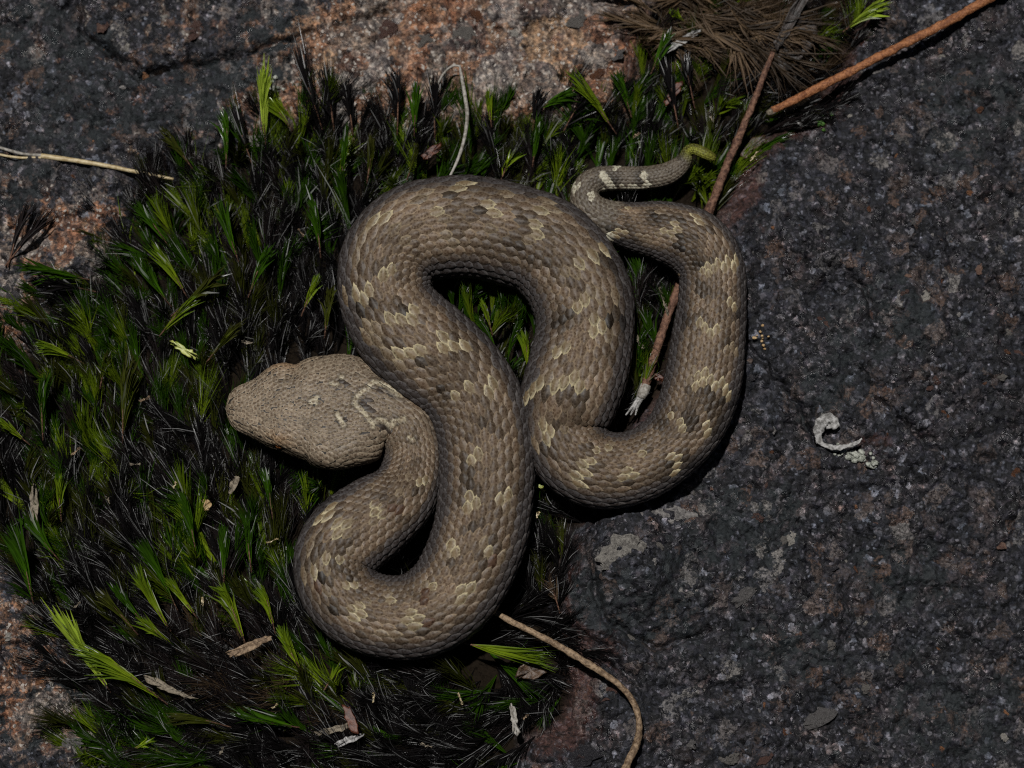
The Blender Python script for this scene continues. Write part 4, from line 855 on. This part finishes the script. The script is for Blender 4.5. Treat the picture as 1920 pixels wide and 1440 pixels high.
# flat pieces with thickness
def flake(name, label, cat, outline, mat, z, thick=2.0, curl=.0, wav=3.0, tiltv=(0, 0), seed=0, parts=True):
    """outline in pixels; a thin warped slab"""
    r = np.random.default_rng(seed + 11); o_ = np.array(outline, float); c = o_.mean(0)
    n_ = len(o_); tt = np.linspace(0, n_, n_ * 5, endpoint=False); i_ = tt.astype(int) % n_; f_ = (tt % 1)[:, None]
    a, bq, cq, dq = o_[(i_ - 1) % n_], o_[i_], o_[(i_ + 1) % n_], o_[(i_ + 2) % n_]
    e = .5 * (2 * bq + (cq - a) * f_ + (2 * a - 5 * bq + 4 * cq - dq) * f_ ** 2 + (3 * bq - a - 3 * cq + dq) * f_ ** 3)
    e += (bq * (1 - f_) + cq * f_ - e) * .75; e += r.normal(0, 1.1, e.shape)
    ringn = 5; rings = [c + (e - c) * k / ringn for k in range(1, ringn + 1)]
    XY = np.vstack([c[None]] + rings)
    u_, s_v, vt = np.linalg.svd(e - c, full_matrices=False); loc_ = (XY - c) @ vt.T; sp = np.abs(loc_).max(0)
    zz_ = (z - .0014) / U + curl * (loc_[:, 1] / sp[1]) ** 2 + tiltv[0] * loc_[:, 0] / sp[0] + tiltv[1] * loc_[:, 1] / sp[1] + wav * (fbm(XY[:, 0] / 24 + seed, XY[:, 1] / 24, 3, seed % 5))
    Pt = at(XY[:, 0], XY[:, 1], zz_ * U); Pb = Pt.copy(); Pb[:, 2] -= thick * U
    m = len(e); nv = len(XY); tri = [[0, 1 + j, 1 + (j + 1) % m] for j in range(m)]; qd = []
    for k in range(ringn - 1):
        for j in range(m): qd.append([1 + k * m + j, 1 + (k + 1) * m + j, 1 + (k + 1) * m + (j + 1) % m, 1 + k * m + (j + 1) % m])
    tri2 = [[t[0] + nv, t[2] + nv, t[1] + nv] for t in tri]; qd2 = [[v_ + nv for v_ in q[::-1]] for q in qd]
    k0 = 1 + (ringn - 1) * m; rimq = [[k0 + j, k0 + nv + j, k0 + nv + (j + 1) % m, k0 + (j + 1) % m] for j in range(m)]
    b = Pt[0].copy(); Vf = np.vstack([Pt, Pb]) - b
    ob = mesh_obj(name, Vf, np.array(qd + qd2 + rimq), mat, F2=np.array(tri + tri2)); ob.location = b
    tag(ob, label, cat); return ob
def strip(x1, y1, x2, y2, w_):
    dx, dy = x2 - x1, y2 - y1; l_ = math.hypot(dx, dy); nx_, ny_ = -dy / l_ * w_ / 2, dx / l_ * w_ / 2
    return [(x1 + nx_, y1 + ny_), ((x1 + x2) / 2 + nx_ * 1.1, (y1 + y2) / 2 + ny_ * 1.1), (x2 + nx_ * .5, y2 + ny_ * .5), (x2 - nx_ * .15 + dx * .05, y2 - ny_ * .15 + dy * .05), (x2 - nx_ * .7 - dx * .06, y2 - ny_ * .7 - dy * .06), ((x1 + x2) / 2 - nx_, (y1 + y2) / 2 - ny_), (x1 - nx_ * .6 - dx * .08, y1 - ny_ * .6 - dy * .08), (x1 + nx_ * .2 - dx * .02, y1 + ny_ * .2 - dy * .02)]
flake('wood_splinter', 'pale greyish wood splinter caught in the dry brown moss', 'splinter', strip(1240, 98, 1312, 58, 13), M['white'], .0066, wav=2)
flake('wood_splinter', 'pale tan wood splinter upright in moss beside bare rock', 'splinter', strip(62, 982, 64, 910, 15), M['pith'], .0072, wav=2)
flake('wood_splinter', 'long pinkish beige splinter under combed brown moss', 'splinter', [(268, 1265), (300, 1275), (340, 1298), (372, 1310), (345, 1308), (300, 1292), (275, 1278)], M['pith'], .0074, wav=2)
flake('bark_chip', 'brown furrowed bark chip lying across moss bristles', 'chip', strip(430, 1226, 506, 1196, 17), M['twig_tan'], .0080, wav=4, seed=2)
flake('wood_splinter', 'straw coloured splinter at the foot of a red brown chip', 'splinter', strip(596, 1375, 668, 1356, 12), M['pith'], .0070, wav=2, seed=3)
flake('bark_chip', 'red brown woody chip standing in the dark moss', 'chip', [(642, 1322), (655, 1325), (668, 1350), (672, 1376), (660, 1374), (648, 1350)], M['chip_red'], .0080, wav=2, seed=4)
flake('wood_splinter', 'white splinter under the red brown chip', 'splinter', strip(632, 1395, 680, 1378, 12), M['white'], .0066, wav=2, seed=5)
flake('bark_chip', 'thin grey bark sliver in dark moss near the rock', 'chip', [(955, 1322), (962, 1318), (968, 1338), (975, 1370), (970, 1382), (962, 1372), (958, 1345)], M['straw_grey'], .0074, wav=3, seed=6)
flake('wood_splinter', 'pale torn splinter below the jaw of the snake', 'splinter', [(432, 905), (440, 892), (450, 895), (446, 908), (434, 926), (428, 924)], M['pith'], .0068, wav=3, seed=7)
flake('bark_chip', 'tan crumb of bark in moss below the snout', 'chip', [(378, 938), (388, 936), (398, 945), (392, 958), (382, 956)], M['chip_tan'], .0066, wav=2, seed=8)
flake('leaf_blade', 'short yellow green blade lying flat on dark moss', 'blade', [(318, 638), (330, 640), (350, 652), (372, 668), (366, 674), (345, 664), (326, 650)], M['blade'], .0082, wav=2, seed=9)
flake('leaf_blade', 'tiny yellow blade between two coils over shade', 'blade', strip(999, 908, 1018, 913, 7), M['blade'], .0076, wav=1, seed=10)
flake('needle', 'pale flat needle beside the red brown twig', 'needle', [(1184, 615), (1190, 622), (1206, 648), (1207, 653), (1201, 650), (1187, 630)], M['pith'], .0068, wav=1, seed=11)
flake('bark_chip', 'small orange chip beside the grey twig end', 'chip', [(1226, 704), (1236, 700), (1245, 708), (1240, 715), (1228, 713)], M['chip_red'], .0052, wav=1, seed=12)
flake('dead_leaf', 'wet brown dead leaf under the curved tan stem', 'leaf', [(966, 1272), (972, 1252), (988, 1240), (1012, 1236), (1030, 1244), (1024, 1262), (1005, 1274), (982, 1273)], M['leaf_brown'], .0074, curl=6, wav=7, seed=13)
flake('dead_leaf', 'dark crumpled dead leaf on the dry brown moss', 'leaf', [(1452, 108), (1462, 70), (1475, 30), (1500, 28), (1530, 45), (1534, 72), (1515, 95), (1490, 125), (1462, 132)], M['leaf_dark'], .0052, curl=8, wav=16, seed=14)
flake('dead_leaf', 'narrow dark folded dead leaf pointing at the frame of moss', 'leaf', [(1452, 82), (1466, 50), (1488, 8), (1510, -20), (1516, 0), (1492, 40), (1470, 78), (1456, 96)], M['leaf_dark'], .0066, curl=8, wav=8, seed=15)
flake('dead_leaf', 'russet leaf scrap in black moss under dry strands', 'leaf', [(1245, 188), (1262, 160), (1280, 152), (1278, 168), (1258, 190), (1248, 198)], M['chip_red'], .0062, wav=4, seed=16)
flake('dead_leaf', 'rusty scrap of bark in black moss above the snake', 'leaf', [(790, 292), (806, 276), (826, 268), (828, 280), (812, 292), (798, 300)], M['chip_red'], .0058, wav=5, seed=17)
flake('dead_leaf', 'brown papery leaf scrap beside the thick twig', 'leaf', [(1388, 290), (1408, 262), (1432, 252), (1436, 262), (1416, 280), (1398, 298)], M['leaf_brown'], .0046, wav=5, seed=18)
flake('wood_splinter', 'tiny white splinter on the moss edge near a green speck', 'splinter', strip(1498, 233, 1532, 230, 5), M['white'], .0052, wav=1, seed=19)
flake('wood_splinter', 'slender bleached splinter left of the thick twig', 'splinter', strip(1238, 540, 1252, 590, 6), M['pith'], .0050, wav=1, seed=20)
CR = np.random.default_rng(5)
for (x, y) in [(150, 840), (200, 930), (262, 870), (280, 745), (330, 905), (455, 640), (520, 1010), (380, 1120), (150, 1130), (520, 1320), (700, 1300), (790, 1395), (860, 1300), (420, 1400), (1010, 960), (990, 1340), (1330, 210), (1420, 285), (1200, 250), (560, 430)]:
    a_t = CR.uniform(0, 3.1); l_t = CR.uniform(9, 22)
    o_ = flake('straw_sliver', uniq('straw slivers in the moss', x, y, 60), 'sliver', strip(x, y, x + l_t * math.cos(a_t), y + l_t * math.sin(a_t), CR.uniform(2.5, 5)), M[CR.choice(['pith', 'twig_tan', 'straw'])], CR.uniform(.0062, .0088), thick=1.2, wav=1, seed=int(x))
    o_['group'] = 'straw slivers in the moss'
# curled white bark and the lichen crumbs below it
Pw = np.array([(1572, 800), (1560, 786), (1543, 790), (1534, 808), (1538, 826), (1556, 838), (1582, 838), (1606, 830), (1616, 822)], float)
gw = g(1565, 815); zw = gw + np.array([.0020, .0024, .0026, .0018, .0013, .0012, .0012, .0012, .0010])
fw_ = empty('bark_curl', at(1565, 815, gw)); tag(fw_, 'curled white bark shred lying alone on the dark granite', 'bark'); bq = np.array(fw_.location)
tube_mesh('shred', np.array([at(x, y, z) for (x, y), z in zip(Pw, zw)]) - bq, np.array([4, 9, 9.5, 7, 6, 5, 4.5, 3, 1.2]) * U, M['white'], fw_, step=2, ns=12, bumpy=1.0, seed=6, flat=.16)
tube_mesh('torn_edge', np.array([at(x, y, gw + .0022) for x, y in [(1548, 800), (1560, 797), (1570, 800), (1566, 793)]]) - bq, np.array([4, 6, 4, 1.5]) * U, M['white'], fw_, step=3, ns=8, bumpy=1.0, seed=2, flat=.2)
def crumbs(name, label, cat, pts_, mat, seed):
    r = np.random.default_rng(seed); b = at(pts_[0][0], pts_[0][1], g(*pts_[0][:2])); Vc, Fc = [], []; k0 = 0
    bm = bmesh.new(); bmesh.ops.create_icosphere(bm, subdivisions=2, radius=1.0); bv = np.array([v_.co[:] for v_ in bm.verts]); bf = np.array([[v_.index for v_ in f.verts] for f in bm.faces]); bm.free()
    for x, y, rr_ in pts_:
        vv_ = bv * (1 + r.normal(0, .18, (len(bv), 1))) * np.array([1.2, 1, .8]) * rr_ * U
        Vc.append(vv_ + at(x, y, g(x, y) + (rr_ * .5 + 1.5) * U) - b); Fc.append(bf + k0); k0 += len(bv)
    o = mesh_obj(name, np.vstack(Vc), np.vstack(Fc), mat); o.location = b; tag(o, label, cat); return o
crumbs('lichen', 'pale grey crumbly lichen patch below the white bark curl', 'lichen', [(1552 + t * 95 + rng.normal(0, 4), 842 + t * 22 + rng.normal(0, 6), rng.uniform(2.5, 6)) for t in rng.random(38)], M['lichen'], 1)
crumbs('lichen', 'white lichen speck on rock beside the tall yellow green shoot', 'lichen', [(517 + rng.normal(0, 9), 160 + rng.normal(0, 6), rng.uniform(1.8, 4)) for t in range(22)], M['lichen'], 2)
crumbs('liverwort', 'small green moss speck where rust red rock meets moss', 'moss', [(1545 + rng.normal(0, 8), 226 + rng.normal(0, 8), rng.uniform(2, 4.5)) for t in range(20)], M['green'], 3)
crumbs('bark_crumb', 'golden crumbs of bark in moss at the snout', 'crumb', [(400 + rng.normal(0, 6), 930 + rng.normal(0, 10), rng.uniform(1.2, 2.6)) for t in range(7)], M['chip_tan'], 4)
crumbs('lichen', 'ochre lichen dots on dark granite beside the right coil', 'lichen', [(1428 + rng.normal(0, 5), 635 + rng.normal(0, 9), rng.uniform(1.2, 3)) for t in range(12)], M['chip_tan'], 5)
